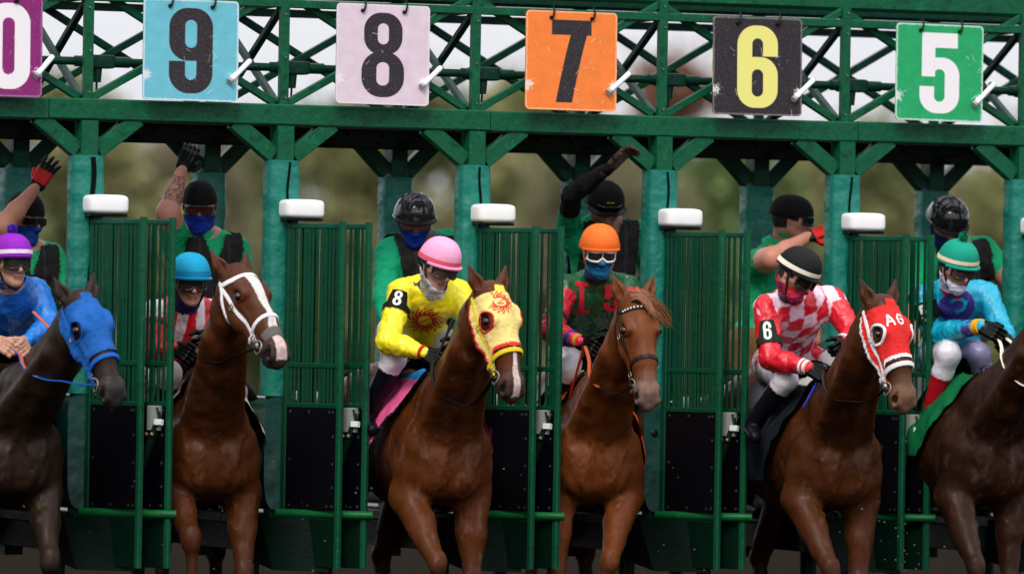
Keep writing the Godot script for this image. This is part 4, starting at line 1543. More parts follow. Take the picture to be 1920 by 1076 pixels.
func hand_bones(w: Vector3, dir: Vector3, palm: Vector3, thumb_side: Vector3, curl: float, spread: float, sc: float) -> Array:
	# wrist, direction of the fingers, direction the palm faces, side of the thumb
	var out := []
	var d := dir.normalized()
	var p := (palm - d * palm.dot(d)).normalized()
	var t := (thumb_side - d * thumb_side.dot(d) - p * thumb_side.dot(p)).normalized()
	var lens := [0.078, 0.086, 0.08, 0.063]
	for i in 4:
		var off := (1.5 - i) * 0.0205 * sc
		var k0 := w + d * 0.088 * sc + t * off - p * (0.003 * absf(i - 1.5))
		out.append([w + t * off * 0.75 + d * 0.012, k0, 0.0155 * sc, 0.0125 * sc])
		var fd := (d + t * (1.5 - i) * spread).normalized()
		var a := k0
		var ang := 0.0
		for j in 3:
			ang += curl * [0.8, 1.15, 0.75][j]
			var dd := fd * cos(ang) + p * sin(ang)
			var l: float = lens[i] * sc * [0.46, 0.31, 0.25][j]
			out.append([a, a + dd * l, (0.0102 - 0.0009 * j) * sc, (0.0096 - 0.0011 * j) * sc])
			a += dd * l
	var tb := w + d * 0.028 * sc + t * 0.026 * sc + p * 0.008
	var td := (d * 0.65 + t * 0.75 + p * (0.25 + 0.3 * curl)).normalized()
	out.append([w + d * 0.01 + t * 0.012, tb, 0.017 * sc, 0.015 * sc])
	out.append([tb, tb + td * 0.036 * sc, 0.0145 * sc, 0.0115 * sc])
	var td2 := (td + d * 0.5 + p * 0.5 * curl - t * 0.3 * curl).normalized()
	out.append([tb + td * 0.036 * sc, tb + td * 0.036 * sc + td2 * 0.032 * sc, 0.0112 * sc, 0.0088 * sc])
	return out


func person_job(s: Dictionary) -> Dictionary:
	var parts := []
	var base: Vector3 = s.base
	var noise := FastNoiseLite.new()
	noise.seed = s.seed
	noise.frequency = 9.0
	noise.fractal_octaves = 3
	var j := {}
	for k in s.j:
		j[k] = (s.j[k] as Vector3) - base
	var loose: float = s.get("loose", 0.01)
	var pel: Vector3 = (j.hl + j.hr) * 0.5
	var chest: Vector3 = (j.sl + j.sr) * 0.5
	var across: Vector3 = ((j.sr as Vector3) - j.sl).normalized()
	var spine := (chest - pel).normalized()
	var front := across.cross(spine).normalized()
	# head frame
	var yaw: float = deg_to_rad(s.yaw)
	var pit: float = deg_to_rad(s.pitch)
	var fz := Vector3(sin(yaw) * cos(pit), -sin(pit), cos(yaw) * cos(pit))
	var roll_up := Vector3(sin(deg_to_rad(s.get("roll", 0.0))), 1, 0)
	var fx := roll_up.cross(fz).normalized()
	var fy := fz.cross(fx).normalized()
	var hd: Vector3 = j.head
	var HP := func(x, y, z): return hd + fx * x + fy * y + fz * z
	var nb: Vector3 = j.neck
	# [a, b, ra, rb, squeeze basis, region, k]
	var I := Basis.IDENTITY
	var sq := limb_basis(front, 1.3)
	var bones := []
	var bk := s.get("bulk", 1.0) as float
	var add := func(a, b, ra, rb, m, reg, k): bones.append([a, b, ra, rb, m, reg, k])
	var mid = pel.lerp(chest, 0.5) - front * s.get("hunch", 0.0)
	add.call(pel + spine * 0.03, mid, 0.145 * bk, (0.14 * bk + loose * 0.5), sq, 1, 0.05)
	add.call(mid, chest - spine * 0.06, 0.145 * bk + loose * 0.5, 0.155 * bk + loose, sq, 1, 0.05)
	add.call((j.sl as Vector3).lerp(j.sr, 0.12) - spine * 0.03, (j.sr as Vector3).lerp(j.sl, 0.12) - spine * 0.03, 0.075 + loose, 0.075 + loose, I, 1, 0.05)
	add.call(nb - spine * 0.05, nb - spine * 0.02, 0.085, 0.07, I, 1, 0.05)
	for e in ["l", "r"]:
		var sh: Vector3 = j["s" + e]
		var el: Vector3 = j["e" + e]
		var wr: Vector3 = j["w" + e]
		var sl: float = s.get("sleeve", 1.0)
		var la: float = loose * (s.get("arm_loose", 1.0) if e == "l" else 1.0)
		add.call(sh, el, 0.062 * bk + la, 0.047 * bk + la, I, 1, 0.035)
		var reg := 1 if sl > 0.9 else 0
		add.call(el, el.lerp(wr, 0.4), 0.046 * bk + la * (1.0 if reg else 0.1), 0.045 * bk + la * (0.9 if reg else 0.0), I, reg, 0.02)
		add.call(el.lerp(wr, 0.4), wr, 0.044 * bk + la * (0.9 if reg else 0.0), 0.03 + la * (0.3 if reg else 0.0), I, reg, 0.02)
		var hi: Vector3 = j["h" + e]
		var kn: Vector3 = j["k" + e]
		var an: Vector3 = j["a" + e]
		add.call(hi, kn, 0.1 * bk, 0.064, I, 2, 0.045)
		var bt: float = s.get("boot", 0.15)
		var top := kn.lerp(an, bt)
		add.call(kn, top, 0.06, 0.057, I, 2, 0.025)
		add.call(top, an, 0.056, 0.043, I, 3, 0.012)
		var toe: Vector3 = j.get("t" + e, an + Vector3(0, -0.06, 0.17))
		add.call(an + Vector3(0, -0.04, -0.02), toe, 0.042, 0.032, I, 3, 0.02)
	add.call(pel - across * 0.04, pel + across * 0.04, 0.125 * bk, 0.125 * bk, I, 2, 0.05)
	var lo := Vector3.ONE * 99
	var hi_ := -lo
	for b in bones:
		var r := maxf(b[2], b[3]) + 0.03
		lo = lo.min((b[0] as Vector3) - Vector3.ONE * r).min((b[1] as Vector3) - Vector3.ONE * r)
		hi_ = hi_.max((b[0] as Vector3) + Vector3.ONE * r).max((b[1] as Vector3) + Vector3.ONE * r)
	var f := Field.new(lo, hi_, s.get("cell", 0.0085))
	for b in bones:
		f.cone(b[0], b[1], b[2], b[3], b[6], b[4])
	# neck goes into the body's grid too
	f.cone(nb, hd + fy * -0.05 - fz * 0.02, 0.058, 0.055, 0.03)
	var net := f.net()
	var v: PackedVector3Array = net.v
	var q: PackedInt32Array = net.q
	var n := net_normals(v, q)
	var reg := PackedInt32Array()
	var col := PackedColorArray()
	reg.resize(v.size()); col.resize(v.size())
	var bone_of := PackedInt32Array()
	bone_of.resize(v.size())
	var paint: Callable = s.paint
	var tuck: float = s.get("hem", 0.0)
	for i in v.size():
		var p := v[i]
		var bd := 9.0
		var bi := 0
		for k in bones.size():
			var b: Array = bones[k]
			var cp := Geometry3D.get_closest_point_to_segment(p, b[0], b[1])
			var d := p.distance_to(cp) / maxf(lerpf(b[2], b[3], clampf((b[0] as Vector3).distance_to(cp) / maxf((b[0] as Vector3).distance_to(b[1]), 1e-4), 0, 1)), 0.02)
			if d < bd:
				bd = d; bi = k
		bone_of[i] = bi
		var r: int = bones[bi][5]
		# upper garment ends at the waist, the neck at the collar
		var along := (p - pel).dot(spine)
		if r == 1 and bi < 2 and along < s.get("waist", 0.04):
			r = 2
		if r == 2 and along > s.get("waist", 0.04) and bi > 3 and bones[bi][2] > 0.07 and (p - pel).length() < 0.25 and along > 0.05:
			r = 1
		if bi < 4 and (p - nb).dot(((hd - nb).normalized())) > 0.03 and p.distance_to(nb) < 0.12:
			r = 0
		if bi == 3 and p.distance_to(Geometry3D.get_closest_point_to_segment(p, nb, hd)) < 0.066 and (p - nb).dot(spine) > 0.0:
			r = 0
		# short sleeves
		if s.get("sleeve", 1.0) < 0.9 and r == 1 and bi >= 4:
			var side_l = (p - j.el).length() < (p - j.er).length()
			var a: Vector3 = j.sl if side_l else j.sr
			var b: Vector3 = j.el if side_l else j.er
			var t := (p - a).dot(b - a) / (b - a).length_squared()
			if t > s.sleeve and bones[bi][0] == a:
				r = 0
		if r == 3 and bi > 10:
			r = 5
		reg[i] = r
		var fold := 0.0
		if r == 1:
			var k1 := noise.get_noise_3dv(p * Vector3(0.9, 0.5, 0.9))
			var k2 := noise.get_noise_3dv(p * Vector3(1.5, 1.1, 1.5) + Vector3(7, 3, 1))
			fold = (0.36 - sqrt(absf(k1)) * 0.9) * s.get("fold", 0.013) + (0.2 - absf(k2)) * 0.013
		elif r == 2:
			fold = noise.get_noise_3dv(p * 1.3) * 0.004
		elif r == 3 or r == 5:
			fold = 0.002 + noise.get_noise_3dv(p * 1.5) * 0.002
		v[i] = p + n[i] * fold
		var rel := p - pel
		var uvw := Vector3((p - chest).dot(across), rel.dot(spine), rel.dot(front))
		var arm := Vector3(-1, 0, 0)   # which arm (0 left, 1 right), how far from shoulder to elbow (0..1) and on to the wrist (1..2)
		if bi >= 4 and bones[bi][5] <= 1:
			var sl2 := (bi - 4) / 7
			var e := "l" if sl2 == 0 else "r"
			var kk := (bi - 4) % 7
			if kk < 3:
				var aa: Vector3 = j["s" + e] if kk == 0 else j["e" + e]
				var bb: Vector3 = j["e" + e] if kk == 0 else j["w" + e]
				arm = Vector3(sl2, (0.0 if kk == 0 else 1.0) + clampf((p - aa).dot(bb - aa) / (bb - aa).length_squared(), 0, 1), 0)
		col[i] = paint.call(r if r < 5 else 3, uvw, arm, p, noise)
	n = net_normals(v, q)
	var sp := split(v, n, q, reg, col)
	var names: Array = s.names
	var skin := MB.new()
	for r in 6:
		if sp.has(r):
			var mb: MB = skin if r == 0 else MB.new()
			mb.join(sp[r])
			if r > 0:
				parts.append([names[r if r < 5 else 3], mb, s.mats[r if r < 5 else 3], ""])
	# head, on a grid of its own
	var hf := Field.new(hd - Vector3.ONE * 0.19, hd + Vector3.ONE * 0.16, 0.0042)
	var X2 := Field.sq(fx, 1.17)
	hf.cone(HP.call(0, 0.025, -0.025), HP.call(0, 0.03, 0.012), 0.093, 0.086, 0.02, X2)
	hf.cone(HP.call(0, -0.01, 0.025), HP.call(0, -0.075, 0.04), 0.066, 0.042, 0.03)
	for sd in [-1, 1]:
		hf.cone(HP.call(sd * 0.048, -0.05, 0.0), HP.call(sd * 0.014, -0.098, 0.058), 0.024, 0.018, 0.025)
		hf.cone(HP.call(sd * 0.042, -0.018, 0.055), HP.call(sd * 0.05, -0.012, 0.035), 0.024, 0.026, 0.02)
		hf.cone(HP.call(sd * 0.014, 0.028, 0.083), HP.call(sd * 0.045, 0.026, 0.07), 0.012, 0.011, 0.015)
		hf.cone(HP.call(sd * 0.031, 0.006, 0.1), HP.call(sd * 0.033, 0.006, 0.098), 0.014, 0.014, 0.012, Basis.IDENTITY, true)
		hf.cone(HP.call(sd * 0.009, -0.036, 0.092), HP.call(sd * 0.011, -0.036, 0.088), 0.0095, 0.009, 0.008)
		hf.cone(HP.call(sd * 0.078, 0.018, -0.012), HP.call(sd * 0.074, -0.022, -0.005), 0.018, 0.012, 0.008, Field.sq(fx, 1.7))
	hf.cone(HP.call(0, 0.014, 0.083), HP.call(0, -0.03, 0.104), 0.010, 0.0135, 0.012)
	hf.cone(HP.call(-0.013, -0.062, 0.081), HP.call(0.013, -0.062, 0.081), 0.0085, 0.0085, 0.01)
	hf.cone(HP.call(-0.011, -0.074, 0.078), HP.call(0.011, -0.074, 0.078), 0.0085, 0.0085, 0.008)
	hf.cone(HP.call(-0.02, -0.068, 0.094), HP.call(0.02, -0.068, 0.094), 0.003, 0.003, 0.005, Basis.IDENTITY, true)
	hf.cone(HP.call(0, -0.103, 0.06), HP.call(0, -0.1, 0.066), 0.017, 0.015, 0.015)
	hf.cone(HP.call(0, -0.04, -0.03), nb, 0.056, 0.058, 0.03)
	var hn := hf.net()
	var hv: PackedVector3Array = hn.v
	var hnn := net_normals(hv, hn.q)
	var hr := PackedInt32Array()
	var hc := PackedColorArray()
	hr.resize(hv.size()); hc.resize(hv.size())
	var tone: Color = s.skin
	for i in hv.size():
		var p := hv[i]
		var d := p - hd
		var x := d.dot(fx); var y := d.dot(fy); var z := d.dot(fz)
		hr[i] = 0
		var c := tone * (1.0 + 0.12 * noise.get_noise_3dv(p * 3.0))
		if y < -0.055 and y > -0.082 and absf(x) < 0.024 and z > 0.075:
			c = c.lerp(Color(0.33, 0.1, 0.08), 0.55)
		if absf(y + 0.068) < 0.002 and absf(x) < 0.022 and z > 0.07:
			c = Color(0.08, 0.03, 0.025)
		if z > 0.05 and y < 0.0 and y > -0.05 and absf(x) > 0.015:
			c = c.lerp(Color(0.45, 0.17, 0.12), 0.18)
		if s.has("stubble") and y < -0.045 and z > -0.02:
			c = c.lerp(Color(0.05, 0.045, 0.045), s.stubble)
		# brows and hair under the helmet
		if y > 0.026 and y < 0.036 and absf(x) > 0.012 and absf(x) < 0.05 and z > 0.06:
			c = Color(0.03, 0.02, 0.015)
		if (y > 0.06 or z < -0.02 and y > -0.05) and absf(x) < 0.082:
			c = s.get("hair", Color(0.02, 0.015, 0.012))
		hc[i] = c
	var hs := split(hv, hnn, hn.q, hr, hc)
	skin.join(hs[0])
	# hands
	var gl := MB.new()
	for e in ["l", "r"]:
		if not s.has("hand_" + e):
			continue
		var hspec: Dictionary = s["hand_" + e]
		var w: Vector3 = j["w" + e]
		var bl := hand_bones(w, hspec.dir, hspec.palm, hspec.thumb, hspec.get("curl", 0.9), hspec.get("spread", 0.06), 1.08 if s.gloves else 1.0)
		var l2 := w - Vector3.ONE * 0.06
		var h2 := w + Vector3.ONE * 0.06
		for b in bl:
			l2 = l2.min((b[0] as Vector3) - Vector3.ONE * 0.035).min((b[1] as Vector3) - Vector3.ONE * 0.035)
			h2 = h2.max((b[0] as Vector3) + Vector3.ONE * 0.035).max((b[1] as Vector3) + Vector3.ONE * 0.035)
		var ff := Field.new(l2, h2, 0.0036)
		var el: Vector3 = j["e" + e]
		ff.cone(w.lerp(el, 0.16), w + (hspec.dir as Vector3).normalized() * 0.012, 0.033 if s.gloves else 0.029, 0.026, 0.012, limb_basis(hspec.palm, 1.12))
		for b in bl:
			ff.cone(b[0], b[1], b[2], b[3], 0.007)
		var fnn := ff.net()
		var fv: PackedVector3Array = fnn.v
		var fn2 := net_normals(fv, fnn.q)
		var fr := PackedInt32Array()
		var fc := PackedColorArray()
		fr.resize(fv.size()); fc.resize(fv.size())
		for i in fv.size():
			fr[i] = 0
			var back: float = fn2[i].dot((hspec.palm as Vector3).normalized())
			var c: Color = s.get("glove_col", tone) if s.gloves else tone
			if s.gloves and s.has("glove_back") and back < -0.25 and (fv[i] - w).dot((hspec.dir as Vector3).normalized()) > 0.03 and (fv[i] - w).dot((hspec.dir as Vector3).normalized()) < hspec.get("back_to", 0.2):
				c = s.glove_back
			fc[i] = c * (1.0 + 0.15 * noise.get_noise_3dv(fv[i] * 4.0))
		var fs := split(fv, fn2, fnn.q, fr, fc)
		if s.gloves:
			var gm := MB.new()
			gm.join(fs[0])
			parts.append(["glove", gm, "leather", ""])
		else:
			skin.join(fs[0])
	parts.push_front(["body", skin, "skin", ""])
	# ---- worn on the head
	var cap: Dictionary = s.cap
	var cm := MB.new()
	cm.col = cap.col
	var rx: float = cap.get("rx", 0.104)
	var rz: float = cap.get("rz", 0.124)
	var ry: float = cap.get("ry", 0.125)
	var yb: float = cap.get("base", 0.022)
	var dome := func(u: float, w: float):
		var an := u * TAU
		var la := w * PI * 0.5
		var c := pow(maxf(cos(la), 0.0), 0.8)
		var seam = 1.0 - 0.012 * pow(absf(cos(an * cap.get("panels", 3.0))), 24.0) - cap.get("ribs", 0.0) * maxf(0.0, sin(an * 9.0)) * sin(la * 2.0)
		return HP.call(sin(an) * rx * c * seam, yb + ry * pow(sin(la), 0.95) * seam - 0.02 * (1 - w) * cos(an * 1.0) * -1.0 * (1.0 if cap.get("tip", true) else 0.0), cos(an) * rz * c * seam - 0.008)
	cm.sheet(dome, 64, 20, HP.call(0, 0.03, 0), true)
	parts.append([cap.name, cm, cap.get("mat", "cloth"), ""])
	if cap.has("band"):
		var bm := MB.new()
		bm.col = cap.band
		var bw: float = cap.get("band_w", 0.2)
		var b0: float = cap.get("band_at", 0.02)
		bm.sheet(func(u, w): return (dome.call(u, lerpf(b0, bw, w)) as Vector3) + ((dome.call(u, lerpf(b0, bw, w)) as Vector3) - HP.call(0, yb, 0)).normalized() * 0.003, 64, 3, HP.call(0, 0, 0), true)
		parts.append(["helmet_band", bm, "cloth", cap.name])
	if cap.get("brim", 0.0) > 0.0:
		var bm := MB.new()
		bm.col = cap.get("brim_col", cap.col)
		var bl: float = cap.brim
		var e0 := func(u: float, w: float):
			var an := lerpf(-1.2, 1.2, u)
			var q0: Vector3 = dome.call(an / TAU, 0.0)
			return q0 + (fz * cos(an * 0.8) + fx * sin(an * 0.8)) * bl * w * cos(an * 0.9) - fy * 0.25 * bl * w
		bm.sheet(func(u, w): return e0.call(u, w) + fy * 0.004, 20, 3, HP.call(0, -0.2, 0))
		bm.sheet(func(u, w): return e0.call(u, w) - fy * 0.002, 20, 3, HP.call(0, 0.3, 0))
		parts.append(["helmet_peak", bm, "leather", cap.name])
	if cap.has("pompom"):
		var pm := MB.new()
		var rng := RandomNumberGenerator.new()
		rng.seed = s.seed
		var c0: Vector3 = HP.call(0, yb + ry + 0.02, -0.01)
		pm.col = cap.pompom
		pm.pillow(c0, Vector3.ONE * 0.02, 1.0, 12, 8)
		for i in 220:
			var d := Vector3(rng.randfn(), rng.randfn(), rng.randfn()).normalized()
			pm.col = (cap.pompom as Color) * rng.randf_range(0.7, 1.3)
			pm.lock(c0 + d * 0.013, d, 0.018, 0.2, 0.007, d.cross(Vector3(0.2, 0.9, 0.3)))
		parts.append(["pompom", pm, "cloth", cap.name])
	if cap.has("rim"):
		var rm := MB.new()
		rm.col = cap.rim
		var pts := []
		for k in 41:
			var an := lerpf(-0.62, 0.62, k / 40.0) * PI + PI
			pts.append(dome.call(an / TAU, 0.02) + fy * -0.004)
		rm.tube(pts, 0.006, 0.006, 6)
		parts.append(["helmet_edge", rm, "plastic", cap.name])
	if cap.has("vents"):
		var vm := MB.new()
		vm.col = cap.vents
		for k in 3:
			var an := (k - 1) * 0.16
			var p0: Vector3 = dome.call(fposmod(an / TAU, 1.0), 0.3)
			vm.pillow(p0, Vector3(0.006, 0.005, 0.006), 0.8, 8, 6)
		parts.append(["helmet_stud", vm, "metal", cap.name])
	if cap.get("strap", false):
		var sm := MB.new()
		sm.col = cap.get("strap_col", Color(0.015, 0.015, 0.017))
		for sd in [-1, 1]:
			var pts := []
			var nr := []
			for k in 10:
				var t := k / 9.0
				var o: Vector3 = HP.call(sd * lerpf(0.12, 0.0, t * t), lerpf(0.03, -0.15, t), lerpf(0.0, 0.05, t))
				var aim: Vector3 = HP.call(0, lerpf(0.03, -0.075, t), lerpf(0.0, 0.035, t))
				var hit := hf.hit(o + (o - aim).normalized() * 0.08, (aim - o).normalized(), 0.3)
				var g := hf.grad(hit)
				pts.append(hit + g * 0.008); nr.append(g)
			sm.strap(pts, nr, 0.014, 0.004)
		parts.append(["chin_strap", sm, "cloth", cap.name])
	if s.has("goggles"):
		var gg: Dictionary = s.goggles
		var y0: float = gg.get("y", 0.004)
		var hgt: float = gg.get("h", 0.027)
		var outl := func(u: float, w: float, lift: float):
			# around the face from temple to temple, dipping over the nose
			var x := lerpf(-1.0, 1.0, u)
			var an := x * 1.22
			var dip := maxf(0.0, 1.0 - absf(x) * 4.5)
			var half := hgt * (1.0 - 0.25 * pow(absf(x), 3.0))
			var y := y0 + lerpf(-half + dip * hgt * 0.75, half, w) - absf(x) * 0.004
			var bul := 0.010 * sin(clampf(absf(x) * 1.25, 0, 1) * PI) + lift
			return HP.call(sin(an) * (0.074 + bul), y, cos(an) * (0.072 + bul) + 0.032)
		var fm := MB.new()
		fm.col = gg.frame
		var lm := MB.new()
		lm.col = gg.lens
		lm.sheet(func(u, w): return outl.call(lerpf(0.09, 0.49, u), lerpf(0.14, 0.86, w), 0.009), 14, 6, hd)
		var lm2 := MB.new()
		lm2.col = gg.lens
		lm2.sheet(func(u, w): return outl.call(lerpf(0.51, 0.91, u), lerpf(0.14, 0.86, w), 0.009), 14, 6, hd)
		fm.sheet(func(u, w): return outl.call(u, w, 0.004), 40, 6, hd)
		for row in [0.0, 1.0]:
			var pts := []
			for k in 41:
				pts.append(outl.call(k / 40.0, row, 0.004))
			fm.tube(pts, gg.get("rim", 0.0065), gg.get("rim", 0.0065), 6)
		for row in [0.06, 0.5, 0.94]:
			var pts := []
			for k in 5:
				pts.append(outl.call(row, k / 4.0, 0.005))
			fm.tube(pts, 0.0055, 0.0055, 6)
		parts.append(["goggles", fm, "plastic", ""])
		parts.append(["lens", lm, "gloss", "goggles"])
		parts.append(["lens", lm2, "gloss", "goggles"])
		var sm := MB.new()
		sm.col = gg.get("strap", gg.frame)
		sm.sheet(func(u, w):
			var an := lerpf(1.15, TAU - 1.15, u)
			return HP.call(sin(an) * (rx + 0.004 if not gg.get("under", true) else 0.089), y0 + lerpf(-0.011, 0.011, w) + (0.02 * sin(u * PI)), cos(an) * 0.112 - 0.006), 40, 2, hd)
		parts.append(["goggle_strap", sm, "cloth", ""])
	# second pair pushed up on the helmet
	if s.has("mask"):
		var mk: Dictionary = s.mask
		for q2 in [0]:
			var mn := hf.net(mk.get("lift", 0.0065))
			var mv: PackedVector3Array = mn.v
			var mr := PackedInt32Array()
			var mc := PackedColorArray()
			mr.resize(mv.size()); mc.resize(mv.size())
			var mnn := net_normals(mv, mn.q)
			for i in mv.size():
				var p := mv[i]
				var d := p - hd
				var x := d.dot(fx); var y := d.dot(fy); var z := d.dot(fz)
				# upper edge rises over the nose and falls towards the ears
				var up: float = lerpf(mk.top, mk.get("ear", mk.top - 0.02), clampf((0.09 - z) / 0.1, 0, 1))
				mr[i] = 0 if y < up and y > mk.get("low", -0.3) and z > mk.get("back", -0.3) else -1
				var kx := noise.get_noise_3dv(p * Vector3(1.5, 3.5, 1.5))
				mv[i] = p + mnn[i] * kx * 0.006
				var c: Color = mk.col
				if mk.has("col2") and kx + 0.7 * noise.get_noise_3dv(p * 6.0) > mk.get("mix", 0.1):
					c = mk.col2
				mc[i] = c
			mnn = net_normals(mv, mn.q)
			var ms := split(mv, mnn, mn.q, mr, mc)
			if ms.has(0):
				var mm := MB.new()
				mm.join(ms[0])
				parts.append([mk.name, mm, "cloth", ""])
	# collar
	if s.has("collar"):
		var co := MB.new()
		co.col = s.collar
		var nd := (hd - nb).normalized()
		co.sheet(func(u, w):
			var an = u * TAU
			var r := lerpf(0.076, 0.112, w)
			var cx2 := across * cos(an) * r
			var cz2 := nd.cross(across) * sin(an) * r * -1.0
			return nb + cx2 + cz2 + nd * (lerpf(0.058, 0.006, w) + 0.014 * sin(an * 1.0)), 32, 4, nb, true)
		parts.append(["collar", co, s.mats[1], ""])
	# vest: a shell round the trunk
	if s.has("vest"):
		var vn := f.net(0.02)
		var vv: PackedVector3Array = vn.v
		var vr := PackedInt32Array()
		var vc := PackedColorArray()
		vr.resize(vv.size()); vc.resize(vv.size())
		var vnn := net_normals(vv, vn.q)
		for i in vv.size():
			var p := vv[i]
			var u := (p - chest).dot(across)
			var y := (p - pel).dot(spine)
			var top := chest.distance_to(pel)
			var z := (p - pel).dot(front)
			vr[i] = 0 if absf(u) < 0.165 and y > 0.06 and y < top + 0.075 else -1
			# neck opening: a deep V in front
			if z > 0.0 and y > top - 0.08 and absf(u) < (y - top + 0.08) * 0.42:
				vr[i] = -1
			if p.distance_to(nb) < 0.085 and (p - nb).dot(spine) > 0.0:
				vr[i] = -1
			# only near the trunk itself
			var cp := Geometry3D.get_closest_point_to_segment(p, pel, nb)
			if p.distance_to(cp) > 0.235:
				vr[i] = -1
			if absf(u) > 0.15 and y < top - 0.02 and p.distance_to(cp) > 0.2:
				vr[i] = -1
			vc[i] = Color(0.012, 0.012, 0.014)
			if absf(absf(u) - 0.08) < 0.006 and z > 0:
				vc[i] = Color(0.03, 0.03, 0.034)
			vv[i] = p + vnn[i] * noise.get_noise_3dv(p * 1.2) * 0.01
		vnn = net_normals(vv, vn.q)
		var vs := split(vv, vnn, vn.q, vr, vc)
		if vs.has(0):
			var vm := MB.new()
			vm.join(vs[0])
			parts.append(["safety_vest", vm, "cloth", ""])
	# band with a figure round the upper arm
	for ab in s.get("armbands", []):
		var a: Vector3 = j["s" + ab.arm]
		var b: Vector3 = j["e" + ab.arm]
		var ax := (b - a).normalized()
		var o1: Vector3 = (ab.face as Vector3)
		o1 = (o1 - ax * o1.dot(ax)).normalized()
		var o2 := o1.cross(ax)
		var bm := MB.new()
		bm.col = ab.col
		var at0: float = ab.at
		var hw: float = ab.half
		var wrapf := func(u: float, w: float):
			var an := (u - 0.5) * TAU
			var d := o1 * cos(an) + o2 * sin(an)
			var grow: float = hw * (1.0 if absf(an) < 0.55 else lerpf(1.0, ab.get("strap", 0.3), clampf((absf(an) - 0.55) * 4.0, 0, 1)))
			var c = a + ax * (at0 + (w - 0.5) * 2.0 * grow + ab.get("shift", 0.0) * (hw - grow))
			return f.hit(c + d * 0.14, -d, 0.14) + d * (0.0065 + ab.get("lift", 0.0))
		bm.sheet(wrapf, 48, 10, a.lerp(b, 0.5))
		parts.append(["armband", bm, "cloth", ""])
		if ab.has("fig"):
			var fg := MB.new()
			fg.col = ab.ink
			var N := 34
			var span := 0.5
			var grid := []
			for jj in N + 1:
				for ii in N + 1:
					var an := (float(ii) / N - 0.5) * span * 2.0
					var w := float(jj) / N - 0.5
					var d := o1 * cos(an) + o2 * sin(an)
					var c := a + ax * (at0 + w * 2.0 * hw * 0.92)
					grid.append(f.hit(c + d * 0.14, -d, 0.14) + d * (0.011 + ab.get("lift", 0.0)))
			for jj in N:
				for ii in N:
					var fx2 = ((ii + 0.5) / N * 2 - 1) * ab.get("flip", 1.0)
					var fy2 := 1 - (jj + 0.5) / N * 2
					if figure(ab.fig, Vector2(fx2 * 70.0, fy2 * 88.0)) < 0.0:
						var i0 := jj * (N + 1) + ii
						fg.quad(grid[i0 + N + 1], grid[i0 + N + 2], grid[i0 + 1], grid[i0])
			parts.append(["figure", fg, "cloth", "armband"])
	# print on the front of the shirt
	for em in s.get("emblems", []):
		var fg := MB.new()
		fg.col = em.col
		var N := 52
		var grid := []
		var ok := []
		var dirn: Vector3 = (em.get("dir", front) as Vector3).normalized()
		var ex := (across - dirn * across.dot(dirn)).normalized()
		var ey := dirn.cross(ex)
		for jj in N + 1:
			for ii in N + 1:
				var c: Vector3 = chest + ex * ((float(ii) / N - 0.5) * em.w + em.x) + ey * ((0.5 - float(jj) / N) * em.h + em.y)
				var hp2 := f.hit(c + dirn * 0.4, -dirn, 0.55)
				grid.append(hp2 + f.grad(hp2) * em.get("lift", 0.0085))
				ok.append(f.val(hp2) < 0.03)
		for jj in N:
			for ii in N:
				var i0 := jj * (N + 1) + ii
				if em.fn.call((ii + 0.5) / N * 2 - 1, 1 - (jj + 0.5) / N * 2) and ok[i0] and ok[i0 + 1] and ok[i0 + N + 1] and ok[i0 + N + 2] and (grid[i0] as Vector3).distance_to(grid[i0 + N + 2]) < 0.03:
					fg.quad(grid[i0 + N + 1], grid[i0 + N + 2], grid[i0 + 1], grid[i0])
		parts.append([em.name, fg, "cloth", names[1]])
	# cuffs
	for cu in s.get("cuffs", []):
		var w: Vector3 = j["w" + cu.arm]
		var e: Vector3 = j["e" + cu.arm]
		var cm2 := MB.new()
		cm2.col = cu.col
		cm2.tube([w.lerp(e, cu.a), w.lerp(e, (cu.a + cu.b) * 0.5), w.lerp(e, cu.b)], cu.get("r", 0.04), cu.get("r", 0.04) + 0.003, 18)
		parts.append(["cuff", cm2, "cloth", ""])
	for ex in s.get("extra", []):
		parts.append(ex.call(f, hf, HP, j))
	return {"parts": parts, "T": Transform3D(Basis.IDENTITY, base), "spec": s}


# ---------------------------------------------------------------- who is there
func pts(d: Dictionary) -> Dictionary:
	var o := {}
	for k in d:
		o[k] = at(d[k][0], d[k][1], d[k][2])
	return o


func stall_x(i: float) -> float:
	return FIRST + BAY * i


func sun_mark(x: float, y: float, rays: int, hollow: bool) -> bool:
	var r := sqrt(x * x + y * y)
	var an := atan2(y, x)
	if r < 0.46:
		if hollow and r < 0.36:
			return absf(y - 0.04 - 0.1 * sin(x * 7.0)) < 0.035 and absf(x) < 0.28 or absf(y + 0.14) < 0.03 and absf(x) < 0.2
		return true
	var w := fposmod(an + 0.28 * sin(r * 9.0), TAU / rays) / (TAU / rays) - 0.5
	return absf(w) < 0.36 * (1.0 - r) / 0.54 + 0.02 and r < 0.97


func stroke_letters(x: float, y: float, strokes: Array, w: float) -> bool:
	for s in strokes:
		if seg(Vector2(x, y), Vector2(s[0], s[1]), Vector2(s[2], s[3])) < w:
			return true
	return false


